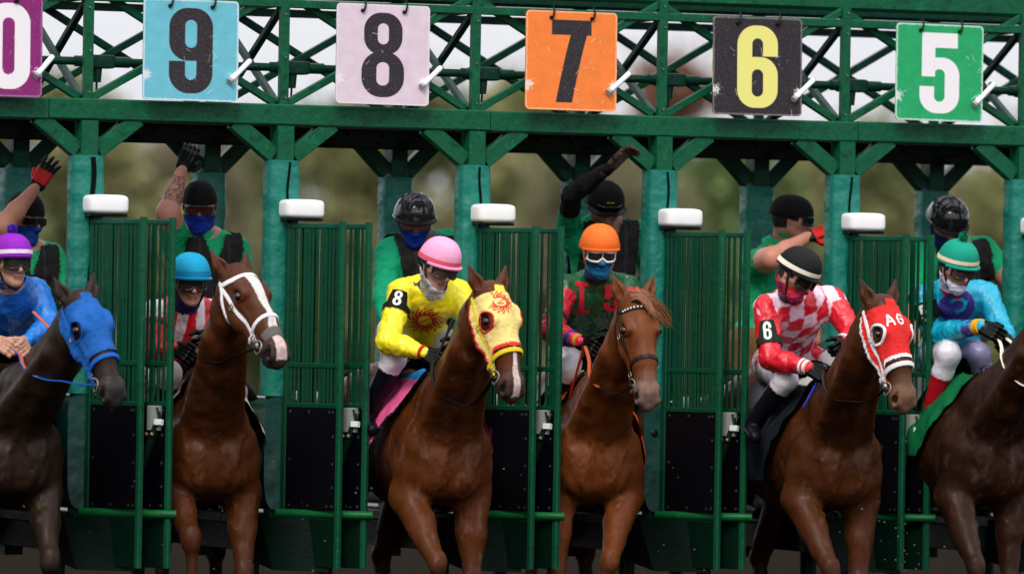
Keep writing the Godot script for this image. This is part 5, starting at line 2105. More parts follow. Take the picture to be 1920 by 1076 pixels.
func horses() -> Array:
	var out := []
	var blk := Color(0.012, 0.010, 0.009)
	# A: dark horse at the left edge, blue hood
	var d := 0.46
	out.append({"label": "dark brown horse in a blue blinker hood at the left edge", "at": Vector3(stall_x(-0.5) + 0.04, 0, d), "seed": 1,
		"poll": at(147, 560, d + 0.58), "muzzle": at(204, 712, d + 0.82), "face": Vector3(0.15, 0.35, 0.92), "hs": 0.98, "yaw": -0.1,
		"coat": Color(0.024, 0.0145, 0.01), "warm": Color(0.036, 0.02, 0.013), "points": Color(0.012, 0.01, 0.01), "muzzle_col": Color(0.03, 0.026, 0.026), "sweat": 0.1, "ear": 0.0,
		"fore": [[Vector3(-0.17, 0.9, -0.2), Vector3(-0.16, 0.52, -0.15), Vector3(-0.16, 0.2, -0.15), Vector3(-0.16, 0.12, -0.1)], [Vector3(0.17, 0.9, -0.18), Vector3(0.16, 0.63, 0.08), Vector3(0.2, 0.34, -0.02), Vector3(0.2, 0.27, -0.08)]],
		"hood": {"col": lin(22, 86, 160), "cup": lin(20, 82, 165), "front": 0.35, "cheek": 0.42, "under": 125.0, "cups": 0.035},
		"bridle": {"col": lin(20, 96, 190), "cheek_col": lin(20, 90, 178), "nose": 0.385, "w": 0.02, "lift": 0.009, "mat": "cloth", "brow": false, "rein": lin(18, 86, 170), "rein2": lin(196, 92, 44), "throat": false},
		"hands": [at(28, 658, d - 0.02), at(62, 585, d - 0.05)], "sag": [0.05, 0.02],
		"cloth": {"col": lin(30, 30, 34), "low": 1.02}})
	# B: bay with white bridle
	d = 0.35
	out.append({"label": "bay horse with a white bridle and a white blaze, head turned aside", "at": Vector3(stall_x(0.5) + 0.05, 0, d), "seed": 2,
		"poll": at(440, 512, d + 0.58), "muzzle": at(516, 652, d + 0.92), "face": Vector3(0.45, 0.42, 0.75), "hs": 0.98, "yaw": -0.28,
		"coat": Color(0.078, 0.025, 0.009), "warm": Color(0.11, 0.035, 0.012), "points": Color(0.035, 0.018, 0.012), "muzzle_col": Color(0.03, 0.022, 0.02),
		"fore": [[Vector3(-0.17, 0.9, -0.18), Vector3(-0.11, 0.74, 0.12), Vector3(-0.09, 0.44, 0.1), Vector3(-0.09, 0.36, 0.04)], [Vector3(0.17, 0.9, -0.2), Vector3(0.18, 0.55, -0.08), Vector3(0.18, 0.24, -0.08), Vector3(0.18, 0.15, -0.03)]],
		"blaze": [0.032, 0.02, 0.035, 0.0], "sweat": 0.25,
		"bridle": {"col": lin(226, 224, 226), "nose": 0.37, "w": 0.024, "nw": 0.8, "lift": 0.001, "mat": "cloth", "rein": lin(34, 22, 18), "throat": true},
		"hands": [at(352, 640, d - 0.1), at(388, 612, d - 0.1)], "sag": [0.06, 0.0], "sheepskin": true,
		"cloth": {"col": lin(206, 196, 170), "low": 1.1}})
	# C: bay with yellow hood, pink saddle cloth
	d = 0.8
	out.append({"label": "bay horse in a yellow blinker hood with a pink saddle cloth", "at": Vector3(stall_x(1.5) + 0.12, 0, d), "seed": 3,
		"poll": at(919, 543, d + 0.72), "muzzle": at(966, 742, d + 0.96), "face": Vector3(0.24, 0.3, 0.93), "hs": 0.97, "yaw": -0.06,
		"coat": Color(0.095, 0.028, 0.009), "warm": Color(0.14, 0.043, 0.013), "points": Color(0.05, 0.024, 0.015), "sock": 0.4, "muzzle_col": Color(0.045, 0.026, 0.02),
		"fore": [[Vector3(-0.175, 0.9, -0.17), Vector3(-0.12, 0.64, 0.14), Vector3(-0.06, 0.36, 0.06), Vector3(-0.05, 0.28, 0.0)], [Vector3(0.17, 0.9, -0.2), Vector3(0.16, 0.54, -0.13), Vector3(0.16, 0.22, -0.15), Vector3(0.16, 0.13, -0.1)]],
		"blaze": [0.0, 0.009, 0.02, 0.0], "sweat": 0.6,
		"hood": {"col": lin(226, 202, 124), "trim": lin(206, 52, 46), "cup": lin(192, 30, 36), "front": 0.345, "cheek": 0.42, "under": 125.0, "cups": 0.045, "crown": lin(236, 206, 60)},
		"emblem": {"a": 0.115, "c": -0.028, "size": 0.15, "col": lin(196, 44, 36), "fn": func(x, y): return sun_mark(x, y, 16, true)},
		"bridle": {"col": lin(226, 196, 40), "nose": 0.375, "w": 0.022, "nw": 1.0, "lift": 0.008, "mat": "leather", "brow": false, "throat": false, "rein": lin(26, 20, 18)},
		"hands": [at(812, 668, d - 0.02), at(852, 640, d - 0.02)], "sag": [0.2, 0.03], "bow": [0.0, 0.05],
		"cloth": {"col": lin(226, 92, 146), "edge": lin(24, 22, 24), "top": lin(40, 130, 196), "low": 1.0, "flare": 0.24}})
	# D: chestnut
	d = 0.44
	out.append({"label": "chestnut horse with a red forelock and a dark leather bridle", "at": Vector3(stall_x(2.5) + 0.01, 0, d), "seed": 4,
		"poll": at(1190, 560, d + 0.62), "muzzle": at(1215, 738, d + 0.84), "face": Vector3(0.16, 0.3, 0.95), "hs": 0.98, "yaw": -0.28,
		"coat": Color(0.145, 0.042, 0.011), "warm": Color(0.2, 0.062, 0.016), "points": Color(0.1, 0.042, 0.022), "sock": 0.5, "muzzle_col": Color(0.19, 0.12, 0.095), "hair": Color(0.12, 0.05, 0.022), "sweat": 0.2, "ear": -0.05,
		"fore": [[Vector3(-0.17, 0.9, -0.2), Vector3(-0.19, 0.55, -0.1), Vector3(-0.19, 0.24, -0.1), Vector3(-0.19, 0.15, -0.05)], [Vector3(0.17, 0.9, -0.18), Vector3(0.06, 0.64, 0.12), Vector3(0.0, 0.36, 0.06), Vector3(0.0, 0.28, 0.0)]],
		"forelock": {"col": Color(0.19, 0.065, 0.02), "n": 480, "side": 1.0, "len": 0.2, "drop": 1.5},
		"bridle": {"col": lin(40, 26, 24), "nose": 0.365, "w": 0.02, "nw": 1.15, "rein": lin(34, 24, 22), "rein2": lin(176, 84, 48), "studs": true, "throat": true},
		"hands": [at(1098, 650, d - 0.02), at(1150, 612, d - 0.02)], "sag": [0.13, 0.02],
		"cloth": {"col": lin(232, 84, 44), "top": lin(176, 196, 120), "low": 1.02}})
	# E: bay with red hood AG
	d = 1.04
	var ag := [[-0.78, -0.5, -0.45, 0.6], [-0.45, 0.6, -0.12, -0.5], [-0.66, -0.12, -0.24, -0.12], [0.78, 0.3, 0.6, 0.52], [0.6, 0.52, 0.36, 0.46], [0.36, 0.46, 0.22, 0.1], [0.22, 0.1, 0.26, -0.3], [0.26, -0.3, 0.48, -0.52], [0.48, -0.52, 0.76, -0.38], [0.76, -0.38, 0.78, 0.0], [0.78, 0.0, 0.52, 0.0]]
	out.append({"label": "brown horse in a red blinker hood with white letters and white eye cups", "at": Vector3(stall_x(3.5) + 0.08, 0, d), "seed": 5,
		"poll": at(1653, 568, d + 0.72), "muzzle": at(1702, 764, d + 0.96), "face": Vector3(0.2, 0.3, 0.95), "hs": 0.96, "yaw": -0.06,
		"coat": Color(0.068, 0.023, 0.009), "warm": Color(0.1, 0.033, 0.012), "points": Color(0.04, 0.02, 0.014), "sock": 0.5, "muzzle_col": Color(0.19, 0.1, 0.058), "sweat": 0.25,
		"fore": [[Vector3(-0.175, 0.9, -0.17), Vector3(-0.13, 0.62, 0.15), Vector3(-0.04, 0.34, 0.2), Vector3(-0.03, 0.26, 0.16)], [Vector3(0.17, 0.9, -0.2), Vector3(0.14, 0.54, -0.13), Vector3(0.13, 0.22, -0.15), Vector3(0.13, 0.13, -0.1)]],
		"hood": {"col": lin(206, 40, 38), "trim": lin(226, 222, 222), "cup": lin(224, 222, 222), "front": 0.34, "cheek": 0.43, "under": 125.0, "cups": 0.06, "rim": 0.0085, "crown": lin(200, 40, 38)},
		"emblem": {"a": 0.145, "c": -0.022, "size": 0.115, "col": lin(232, 226, 226), "fn": func(x, y): return stroke_letters(x, y, ag, 0.085)},
		"bridle": {"col": lin(226, 222, 222), "nose": 0.385, "w": 0.024, "nw": 1.0, "lift": 0.008, "mat": "cloth", "brow": false, "throat": false, "rein": lin(40, 26, 22)},
		"hands": [at(1545, 690, d - 0.02), at(1572, 655, d - 0.02)], "sag": [0.12, 0.02], "bow": [0.0, 0.05],
		"cloth": {"col": lin(18, 22, 30), "low": 0.88, "top": lin(190, 190, 190)}})
	# F: dark horse at the right edge
	d = 0.9
	out.append({"label": "dark brown horse half out of the frame with a green saddle cloth", "at": Vector3(stall_x(4.5) - 0.03, 0, d), "seed": 6,
		"poll": at(1990, 560, d + 0.55), "muzzle": at(2046, 752, d + 0.8), "face": Vector3(0.3, 0.3, 0.93),
		"coat": Color(0.03, 0.0125, 0.007), "warm": Color(0.044, 0.018, 0.009), "points": Color(0.025, 0.014, 0.011), "muzzle_col": Color(0.03, 0.02, 0.018), "sweat": 0.25, "dy": 0.09,
		"fore": [[Vector3(-0.175, 0.9, -0.17), Vector3(-0.18, 0.62, 0.12), Vector3(-0.12, 0.34, 0.14), Vector3(-0.11, 0.26, 0.1)], [Vector3(0.17, 0.9, -0.2), Vector3(0.14, 0.54, -0.13), Vector3(0.13, 0.22, -0.15), Vector3(0.13, 0.13, -0.1)]],
		"bridle": {"col": lin(220, 214, 200), "nose": 0.37, "w": 0.022, "rein": lin(214, 206, 186)},
		"hands": [at(1868, 622, d - 0.02), at(1885, 632, d - 0.02)], "sag": [0.15, 0.03], "mane_n": 420,
		"cloth": {"col": lin(10, 98, 58), "low": 1.1, "flare": 0.04, "rake": -0.62}})
	return out


func jockeys() -> Array:
	var out := []
	var X := Vector3.RIGHT
	var down := Vector3(0, -0.75, 0.65)
	var grip_l := {"dir": Vector3(0.45, -0.35, 0.8), "palm": Vector3(0.5, -0.3, -0.6), "thumb": Vector3(0.2, 0.9, 0.2), "curl": 1.0}
	var grip_r := {"dir": Vector3(-0.45, -0.35, 0.8), "palm": Vector3(-0.5, -0.3, -0.6), "thumb": Vector3(-0.2, 0.9, 0.2), "curl": 1.0}
	var names := ["body", "silk_jacket", "breeches", "boot", "glove"]
	var mats := ["skin", "silk", "silk", "leather", "leather"]
	var white := lin(216, 212, 218)
	var blk := lin(20, 20, 22)
	var g := {"names": names, "mats": mats, "gloves": true, "glove_col": lin(9, 9, 10), "hand_l": grip_l, "hand_r": grip_r}
	# A
	var d := 0.46
	var s := g.duplicate()
	s.merge({"label": "jockey in a blue silk jacket and purple helmet with a pompom at the left edge", "seed": 11, "yaw": 8.0, "pitch": 4.0, "skin": lin(188, 140, 116), "gloves": false,
		"j": pts({"head": [20, 492, d - 0.22], "neck": [18, 540, d - 0.36], "sl": [-42, 550, d - 0.42], "sr": [66, 548, d - 0.42], "el": [-52, 640, d - 0.3], "er": [92, 610, d - 0.28], "wl": [-8, 640, d - 0.12], "wr": [48, 640, d - 0.12],
			"hl": [-45, 690, d - 0.85], "hr": [15, 690, d - 0.85], "kl": [-60, 720, d - 0.42], "kr": [70, 720, d - 0.42], "al": [-80, 810, d - 0.62], "ar": [40, 810, d - 0.62]}),
		"cap": {"name": "helmet", "col": lin(140, 38, 176), "band": lin(224, 206, 232), "band_at": 0.06, "band_w": 0.17, "pompom": lin(62, 30, 150), "strap": true, "brim": 0.02, "brim_col": lin(120, 30, 160)},
		"goggles": {"frame": lin(30, 30, 32), "lens": lin(46, 40, 36), "h": 0.026}, "mask": {"name": "neck_cover", "col": lin(24, 60, 124), "top": -0.125, "ear": -0.11},
		"paint": func(r, u, arm, p, no):
			if r == 1:
				return lin(222, 218, 228) if (u.x < -0.09 and arm.x < 0) or arm.x == 0.0 else lin(26, 92, 176) if arm.x < 0 and u.x < 0.12 else lin(30, 112, 198)
			return white if r == 2 else blk if r == 3 else lin(188, 140, 116)}, true)
	out.append(s)
	# B
	d = 0.35
	s = g.duplicate()
	s.merge({"label": "jockey in red and white stripes with a light blue helmet behind the gate bars", "seed": 12, "yaw": -6.0, "pitch": 12.0, "skin": lin(176, 124, 102),
		"j": pts({"head": [355, 527, d - 0.22], "neck": [346, 578, d - 0.38], "sl": [290, 588, d - 0.45], "sr": [402, 588, d - 0.45], "el": [284, 668, d - 0.34], "er": [410, 650, d - 0.3], "wl": [326, 652, d - 0.14], "wr": [388, 628, d - 0.12],
			"hl": [300, 715, d - 0.85], "hr": [360, 715, d - 0.85], "kl": [316, 700, d - 0.3], "kr": [440, 730, d - 0.45], "al": [296, 806, d - 0.46], "ar": [450, 820, d - 0.55]}),
		"cap": {"name": "helmet", "col": lin(26, 150, 190), "band": lin(20, 124, 168), "band_at": 0.0, "band_w": 0.16, "strap": true, "brim": 0.025, "brim_col": lin(18, 120, 160)},
		"goggles": {"frame": lin(22, 22, 24), "lens": lin(38, 36, 36), "h": 0.027}, "mask": {"name": "neck_gaiter", "col": lin(24, 34, 98), "top": -0.112, "ear": -0.05, "lift": 0.009},
		"paint": func(r, u, arm, p, no):
			if r == 1:
				if arm.x < 0:
					return lin(206, 22, 36) if fposmod(u.x + 0.028, 0.104) < 0.052 else lin(226, 222, 228)
				if arm.y > 0.25 and arm.y < 0.36:
					return lin(40, 16, 20)
				return lin(208, 24, 36) if arm.y > 0.2 else lin(226, 222, 228)
			return white if r == 2 else blk},  true)
	out.append(s)
	# C
	d = 0.8
	s = g.duplicate()
	s.merge({"label": "jockey in a yellow jacket with a red sun and a pink helmet", "seed": 13, "yaw": 10.0, "pitch": 26.0, "skin": lin(192, 142, 120), "roll": 4.0, "hunch": 0.03,
		"j": pts({"head": [822, 497, d - 0.2], "neck": [812, 546, d - 0.36], "sl": [752, 548, d - 0.42], "sr": [862, 553, d - 0.46], "el": [726, 640, d - 0.3], "er": [888, 618, d - 0.32], "wl": [796, 662, d - 0.08], "wr": [858, 640, d - 0.1],
			"hl": [742, 628, d - 0.88], "hr": [800, 628, d - 0.88], "kl": [738, 672, d - 0.34], "kr": [872, 668, d - 0.42], "al": [690, 776, d - 0.5], "ar": [890, 790, d - 0.55], "tl": [698, 806, d - 0.36]}),
		"cap": {"name": "helmet", "col": lin(232, 160, 194), "band": lin(226, 88, 104), "band_at": 0.02, "band_w": 0.13, "strap": true, "strap_col": lin(60, 44, 30), "brim": 0.02, "brim_col": lin(230, 150, 186)},
		"goggles": {"frame": lin(36, 34, 34), "lens": lin(70, 56, 50), "h": 0.026}, "mask": {"name": "neck_gaiter", "col": lin(206, 202, 210), "col2": lin(160, 150, 178), "top": -0.098, "ear": -0.035, "mix": 0.22, "lift": 0.01},
		"armbands": [{"arm": "l", "face": Vector3(-0.45, 0.1, 0.9), "col": lin(22, 22, 22), "at": 0.085, "half": 0.052, "strap": 0.3, "shift": 0.9, "fig": 8, "ink": lin(232, 230, 222)}],
		"emblems": [{"name": "shirt_print", "dir": Vector3(-0.35, -0.05, 0.93), "x": -0.02, "y": -0.135, "w": 0.2, "h": 0.16, "col": lin(178, 34, 32), "fn": func(x, y): return sun_mark(x, y, 15, true)}],
		"cuffs": [{"arm": "l", "a": 0.0, "b": 0.07, "col": lin(176, 40, 30), "r": 0.036}],
		"paint": func(r, u, arm, p, no): return lin(238, 222, 34) if r == 1 else white if r == 2 else blk}, true)
	out.append(s)
	# D
	d = 0.44
	s = g.duplicate()
	s.merge({"label": "jockey in a dark green jacket with red sleeves and an orange helmet", "seed": 14, "yaw": -14.0, "pitch": 16.0, "skin": lin(190, 128, 92),
		"j": pts({"head": [1124, 472, d - 0.2], "neck": [1118, 524, d - 0.36], "sl": [1056, 540, d - 0.43], "sr": [1178, 540, d - 0.43], "el": [1034, 622, d - 0.32], "er": [1196, 618, d - 0.32], "wl": [1086, 640, d - 0.1], "wr": [1152, 622, d - 0.1],
			"hl": [1062, 668, d - 0.86], "hr": [1124, 668, d - 0.86], "kl": [1066, 690, d - 0.3], "kr": [1180, 690, d - 0.42], "al": [1026, 790, d - 0.46], "ar": [1200, 790, d - 0.55]}),
		"cap": {"name": "helmet", "col": lin(238, 112, 44), "band": lin(232, 104, 40), "band_at": 0.0, "band_w": 0.13, "brim": 0.015, "strap": true, "strap_col": lin(226, 130, 30)},
		"goggles": {"frame": lin(222, 218, 218), "lens": lin(40, 38, 36), "h": 0.026, "rim": 0.008, "strap": lin(200, 196, 196)}, "mask": {"name": "face_mask", "col": lin(24, 104, 150), "top": -0.022, "ear": -0.05, "low": -0.16, "lift": 0.009},
		"emblems": [{"name": "shirt_letter", "dir": Vector3(-0.38, 0.0, 0.92), "x": -0.075, "y": -0.05, "w": 0.095, "h": 0.16, "col": lin(206, 40, 56), "fn": func(x, y): return absf(x) < 0.3 or absf(y) > 0.72 and absf(x) < 0.8},
			{"name": "shirt_letter", "dir": Vector3(-0.38, 0.0, 0.92), "x": 0.08, "y": -0.05, "w": 0.1, "h": 0.15, "col": lin(206, 40, 56), "fn": func(x, y): return figure(5, Vector2(x * 46, y * 80)) < 0}],
		"cuffs": [{"arm": "l", "a": 0.2, "b": 0.3, "col": lin(34, 70, 150), "r": 0.044}, {"arm": "l", "a": 0.0, "b": 0.06, "col": lin(190, 150, 60), "r": 0.036}],
		"paint": func(r, u, arm, p, no):
			if r == 1:
				if arm.x >= 0 and arm.y > 0.12:
					return lin(34, 26, 30) if arm.y > 0.62 and arm.y < 0.72 else lin(212, 38, 56)
				return lin(24, 84, 46)
			return white if r == 2 else blk}, true)
	out.append(s)
	# E
	d = 1.04
	s = g.duplicate()
	s.merge({"label": "jockey in red and white checks with a black helmet looking down", "seed": 15, "yaw": 30.0, "pitch": 34.0, "skin": lin(190, 134, 112), "hunch": 0.04, "roll": 3.0,
		"j": pts({"head": [1494, 514, d - 0.22], "neck": [1484, 556, d - 0.4], "sl": [1438, 578, d - 0.44], "sr": [1560, 562, d - 0.5], "el": [1446, 672, d - 0.32], "er": [1602, 632, d - 0.34], "wl": [1518, 690, d - 0.08], "wr": [1580, 640, d - 0.1],
			"hl": [1446, 684, d - 0.88], "hr": [1506, 680, d - 0.88], "kl": [1474, 712, d - 0.30], "kr": [1610, 700, d - 0.42], "al": [1414, 792, d - 0.5], "ar": [1620, 820, d - 0.55], "tl": [1416, 820, d - 0.36]}),
		"cap": {"name": "helmet", "col": lin(26, 24, 28), "band": lin(226, 218, 200), "band_at": 0.05, "band_w": 0.17, "strap": true, "brim": 0.02},
		"goggles": {"frame": lin(18, 18, 20), "lens": lin(26, 24, 26), "h": 0.026}, "mask": {"name": "face_mask", "col": lin(200, 44, 60), "col2": lin(32, 54, 160), "top": -0.045, "ear": -0.06, "low": -0.14, "mix": 0.3, "lift": 0.009},
		"armbands": [{"arm": "l", "face": Vector3(-0.5, 0.2, 0.85), "col": lin(34, 44, 38), "at": 0.16, "half": 0.062, "strap": 0.3, "shift": 0.9, "fig": 6, "ink": lin(226, 226, 222)}],
		"cuffs": [{"arm": "l", "a": 0.02, "b": 0.08, "col": lin(226, 222, 220), "r": 0.037}, {"arm": "l", "a": 0.13, "b": 0.17, "col": lin(226, 222, 220), "r": 0.041}, {"arm": "r", "a": 0.0, "b": 0.08, "col": lin(214, 212, 212), "r": 0.038}],
		"paint": func(r, u, arm, p, no):
			if r == 1:
				var red := lin(206, 24, 46)
				if arm.x >= 0 and arm.y > 0.22:
					return red
				var a: float = u.x + u.y * 0.14 + 0.5
				var b: float = u.y - u.x * 0.1 + 0.5
				return red if (int(floor(a / 0.078)) + int(floor(b / 0.082))) % 2 == 0 else lin(224, 196, 212)
			if r == 2:
				return lin(150, 30, 50) if absf(no.get_noise_3dv(p * 5.0)) < 0.035 and u.y < -0.02 and u.x < -0.12 else white
			return blk}, true)
	out.append(s)
	# F
	d = 0.9
	s = g.duplicate()
	s.merge({"label": "jockey in a turquoise jacket and a green helmet with a pompom at the right", "seed": 16, "yaw": 6.0, "pitch": 24.0, "skin": lin(196, 146, 126), "hunch": 0.03,
		"j": pts({"head": [1796, 500, d - 0.22], "neck": [1788, 548, d - 0.38], "sl": [1730, 560, d - 0.60], "sr": [1850, 552, d - 0.48], "el": [1752, 626, d - 0.52], "er": [1880, 622, d - 0.32], "wl": [1842, 612, d - 0.06], "wr": [1892, 632, d - 0.1],
			"hl": [1752, 672, d - 0.88], "hr": [1812, 668, d - 0.88], "kl": [1780, 664, d - 0.34], "kr": [1836, 664, d - 0.4], "al": [1748, 762, d - 0.48], "ar": [1860, 790, d - 0.55]}),
		"cap": {"name": "helmet", "col": lin(14, 142, 118), "band": lin(224, 206, 176), "band_at": 0.06, "band_w": 0.17, "pompom": lin(12, 120, 84), "strap": true, "brim": 0.02},
		"goggles": {"frame": lin(26, 22, 24), "lens": lin(60, 48, 48), "h": 0.024}, "mask": {"name": "face_mask", "col": lin(206, 208, 226), "top": -0.066, "ear": -0.04, "low": -0.16, "lift": 0.01},
		"armbands": [{"arm": "l", "face": Vector3(-0.6, 0.2, 0.7), "col": lin(24, 30, 30), "at": 0.1, "half": 0.06, "strap": 0.7, "fig": 5, "ink": lin(206, 220, 216)}],
		"emblems": [{"name": "shirt_patch", "dir": Vector3(-0.35, 0.0, 0.93), "x": 0.0, "y": -0.05, "w": 0.2, "h": 0.17, "col": lin(66, 52, 132), "fn": func(x, y): return x * x + y * y < 0.92 and not (absf(Vector2(x + 0.05, y - 0.1).length() - 0.42) < 0.13 and (x > -0.2 or y > 0.2))}],
		"cuffs": [{"arm": "l", "a": 0.08, "b": 0.3, "col": lin(84, 60, 146), "r": 0.04}, {"arm": "l", "a": 0.0, "b": 0.1, "col": lin(226, 170, 32), "r": 0.041}],
		"boot": 0.35,
		"paint": func(r, u, arm, p, no):
			if r == 1:
				return lin(18, 156, 186)
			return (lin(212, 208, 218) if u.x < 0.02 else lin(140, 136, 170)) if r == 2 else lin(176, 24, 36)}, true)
	out.append(s)
	return out


func crew() -> Array:
	var out := []
	var names := ["body", "polo_shirt", "trousers", "shoe", "glove"]
	var mats := ["skin", "cloth", "cloth", "leather", "leather"]
	var green := lin(24, 168, 108)
	var khaki := lin(116, 84, 50)
	var g := {"names": names, "mats": mats, "gloves": true, "glove_col": lin(20, 20, 20), "loose": 0.014, "fold": 0.009, "waist": 0.02, "cell": 0.009, "boot": 0.82, "vest": true, "collar": green, "sleeve": 0.75, "bulk": 1.08}
	var stand := func(x: float, y: float, z: float) -> Dictionary:
		# hips to feet of a man on the ledge, y is the height of his hips in the photograph
		return {"hl": [x - 28, y, z], "hr": [x + 28, y, z], "kl": [x - 34, y + 150, z + 0.06], "kr": [x + 34, y + 150, z + 0.06], "al": [x - 34, 938, z], "ar": [x + 34, 938, z]}
	var pnt := func(shirt: Color, skin: Color): return func(r, u, arm, p, no): return skin if r == 0 else shirt if r == 1 else khaki if r == 2 else lin(40, 32, 26)
	# left edge
	var z := -0.62
	var jj: Dictionary = stand.call(38, 660, z - 0.1)
	jj.merge({"head": [46, 412, z], "neck": [42, 466, z - 0.06], "sl": [-12, 484, z - 0.06], "sr": [92, 484, z - 0.06], "el": [4, 424, z + 0.12], "wl": [66, 352, z + 0.16], "er": [110, 560, z], "wr": [90, 640, z + 0.1]})
	var s := g.duplicate()
	s.merge({"label": "gate worker with a raised arm and a red and black glove at the left edge", "seed": 21, "yaw": 24.0, "pitch": 8.0, "skin": lin(186, 126, 100), "j": pts(jj),
		"cap": {"name": "skull_cap", "col": lin(20, 20, 22), "brim": 0.0, "ry": 0.115, "rx": 0.094, "rz": 0.114, "tip": false, "base": 0.03}, "goggles": {"frame": lin(14, 14, 16), "lens": lin(20, 18, 18), "h": 0.019, "rim": 0.004},
		"mask": {"name": "neck_gaiter", "col": lin(24, 62, 140), "top": -0.024, "ear": -0.03},
		"glove_back": lin(200, 36, 34), "hand_l": {"dir": Vector3(0.5, 0.85, 0.1), "palm": Vector3(0.5, -0.2, -0.8), "thumb": Vector3(-0.75, 0.5, 0.3), "curl": 0.22, "spread": 0.12, "back_to": 0.1},
		"paint": pnt.call(green, lin(186, 126, 100))}, true)
	out.append(s)
	# tattooed man
	z = -0.66
	jj = stand.call(392, 640, z - 0.1)
	jj.merge({"head": [373, 391, z], "neck": [382, 446, z - 0.06], "sl": [330, 462, z - 0.07], "sr": [440, 470, z - 0.07], "el": [314, 398, z + 0.14], "wl": [341, 318, z + 0.06], "er": [462, 566, z], "wr": [440, 640, z + 0.12]})
	s = g.duplicate()
	var tone := lin(198, 136, 116)
	s.merge({"label": "gate worker with a tattooed forearm and black skull cap holding the beam", "seed": 22, "yaw": -20.0, "pitch": 8.0, "skin": lin(176, 118, 98), "j": pts(jj),
		"cap": {"name": "skull_cap", "col": lin(17, 17, 18), "ry": 0.115, "rx": 0.094, "rz": 0.114, "tip": false, "base": 0.03}, "goggles": {"frame": lin(20, 14, 14), "lens": lin(72, 22, 26), "h": 0.02, "rim": 0.004},
		"mask": {"name": "neck_gaiter", "col": lin(22, 52, 158), "top": -0.022, "ear": -0.035, "lift": 0.008},
		"hand_l": {"dir": Vector3(0.42, 0.9, -0.1), "palm": Vector3(0.3, 0.1, -0.9), "thumb": Vector3(0.8, -0.3, 0.4), "curl": 0.5},
		"paint": func(r, u, arm, p, no):
			if r == 0 and arm.y > 1.08 and arm.y < 1.8:
				var q: float = no.get_noise_3dv(p * 3.4) + 0.6 * no.get_noise_3dv(p * 8.0)
				return tone.lerp(Color(0.025, 0.03, 0.035), 0.75) if absf(q) > 0.2 and absf(q) < 0.5 or absf(q) < 0.06 else tone
			return tone if r == 0 else green if r == 1 else khaki if r == 2 else lin(40, 32, 26)}, true)
	out.append(s)
	# helmet behind the yellow jockey
	z = -0.5
	jj = stand.call(780, 660, z - 0.1)
	jj.merge({"head": [777, 414, z + 0.04], "neck": [784, 462, z - 0.06], "sl": [730, 474, z - 0.08], "sr": [842, 458, z - 0.08], "el": [722, 560, z + 0.02], "wl": [738, 640, z + 0.14], "er": [874, 540, z], "wr": [860, 620, z + 0.15]})
	s = g.duplicate()
	s.merge({"label": "gate worker in a shiny black vented helmet behind the yellow jockey", "seed": 23, "yaw": -16.0, "pitch": 22.0, "skin": lin(96, 62, 48), "j": pts(jj), "sleeve": 1.0,
		"cap": {"name": "helmet", "mat": "shell", "col": lin(30, 32, 36), "ribs": 0.03, "brim": 0.03, "brim_col": lin(24, 25, 28), "strap": true, "strap_col": lin(90, 86, 80), "rx": 0.112, "rz": 0.134, "ry": 0.128, "vents": lin(210, 200, 180), "rim": lin(120, 120, 116)},
		"mask": {"name": "neck_gaiter", "col": lin(20, 48, 150), "top": -0.02, "ear": -0.02, "lift": 0.009}, "hair": lin(20, 16, 14),
		"paint": pnt.call(lin(16, 160, 116), lin(96, 62, 48))}, true)
	out.append(s)
	# black cap, arm up, behind the orange helmet
	z = -0.5
	jj = stand.call(1130, 660, z - 0.1)
	jj.merge({"head": [1134, 388, z + 0.06], "neck": [1134, 436, z - 0.05], "sl": [1064, 436, z - 0.06], "sr": [1196, 440, z - 0.06], "el": [1072, 366, z + 0.3], "wl": [1146, 312, z + 0.6], "er": [1222, 500, z - 0.1], "wr": [1216, 570, z]})
	s = g.duplicate()
	s.merge({"label": "gate worker in a black cap and black arm sleeve reaching up to the beam", "seed": 24, "yaw": -10.0, "pitch": 34.0, "skin": lin(150, 102, 80), "j": pts(jj), "sleeve": 1.0, "arm_loose": 0.0, "glove_col": lin(64, 50, 40), "glove_back": lin(22, 20, 20),
		"cap": {"name": "cap", "col": lin(17, 17, 19), "brim": 0.03, "ry": 0.12, "vents": lin(220, 190, 30)}, "goggles": {"frame": lin(14, 14, 14), "lens": lin(12, 12, 13), "h": 0.026, "y": 0.045},
		"hand_l": {"dir": Vector3(0.6, 0.65, 0.3), "palm": Vector3(0.4, -0.3, 0.7), "thumb": Vector3(-0.6, 0.7, 0.4), "curl": 0.45, "spread": 0.1},
		"paint": func(r, u, arm, p, no):
			if r == 1 and arm.x == 0.0 and arm.y > 0.62:
				return lin(18, 18, 21)
			return lin(150, 102, 80) if r == 0 else lin(18, 150, 100) if r == 1 else khaki if r == 2 else lin(40, 32, 26)}, true)
	out.append(s)
	# red glove, forearm across
	z = -0.55
	jj = stand.call(1432, 640, z - 0.1)
	jj.merge({"head": [1486, 412, z], "neck": [1464, 464, z - 0.1], "sl": [1418, 496, z - 0.02], "sr": [1496, 490, z - 0.2], "el": [1448, 484, z + 0.24], "wl": [1516, 444, z + 0.24], "er": [1520, 560, z - 0.2], "wr": [1530, 640, z - 0.1]})
	s = g.duplicate()
	s.erase("vest")
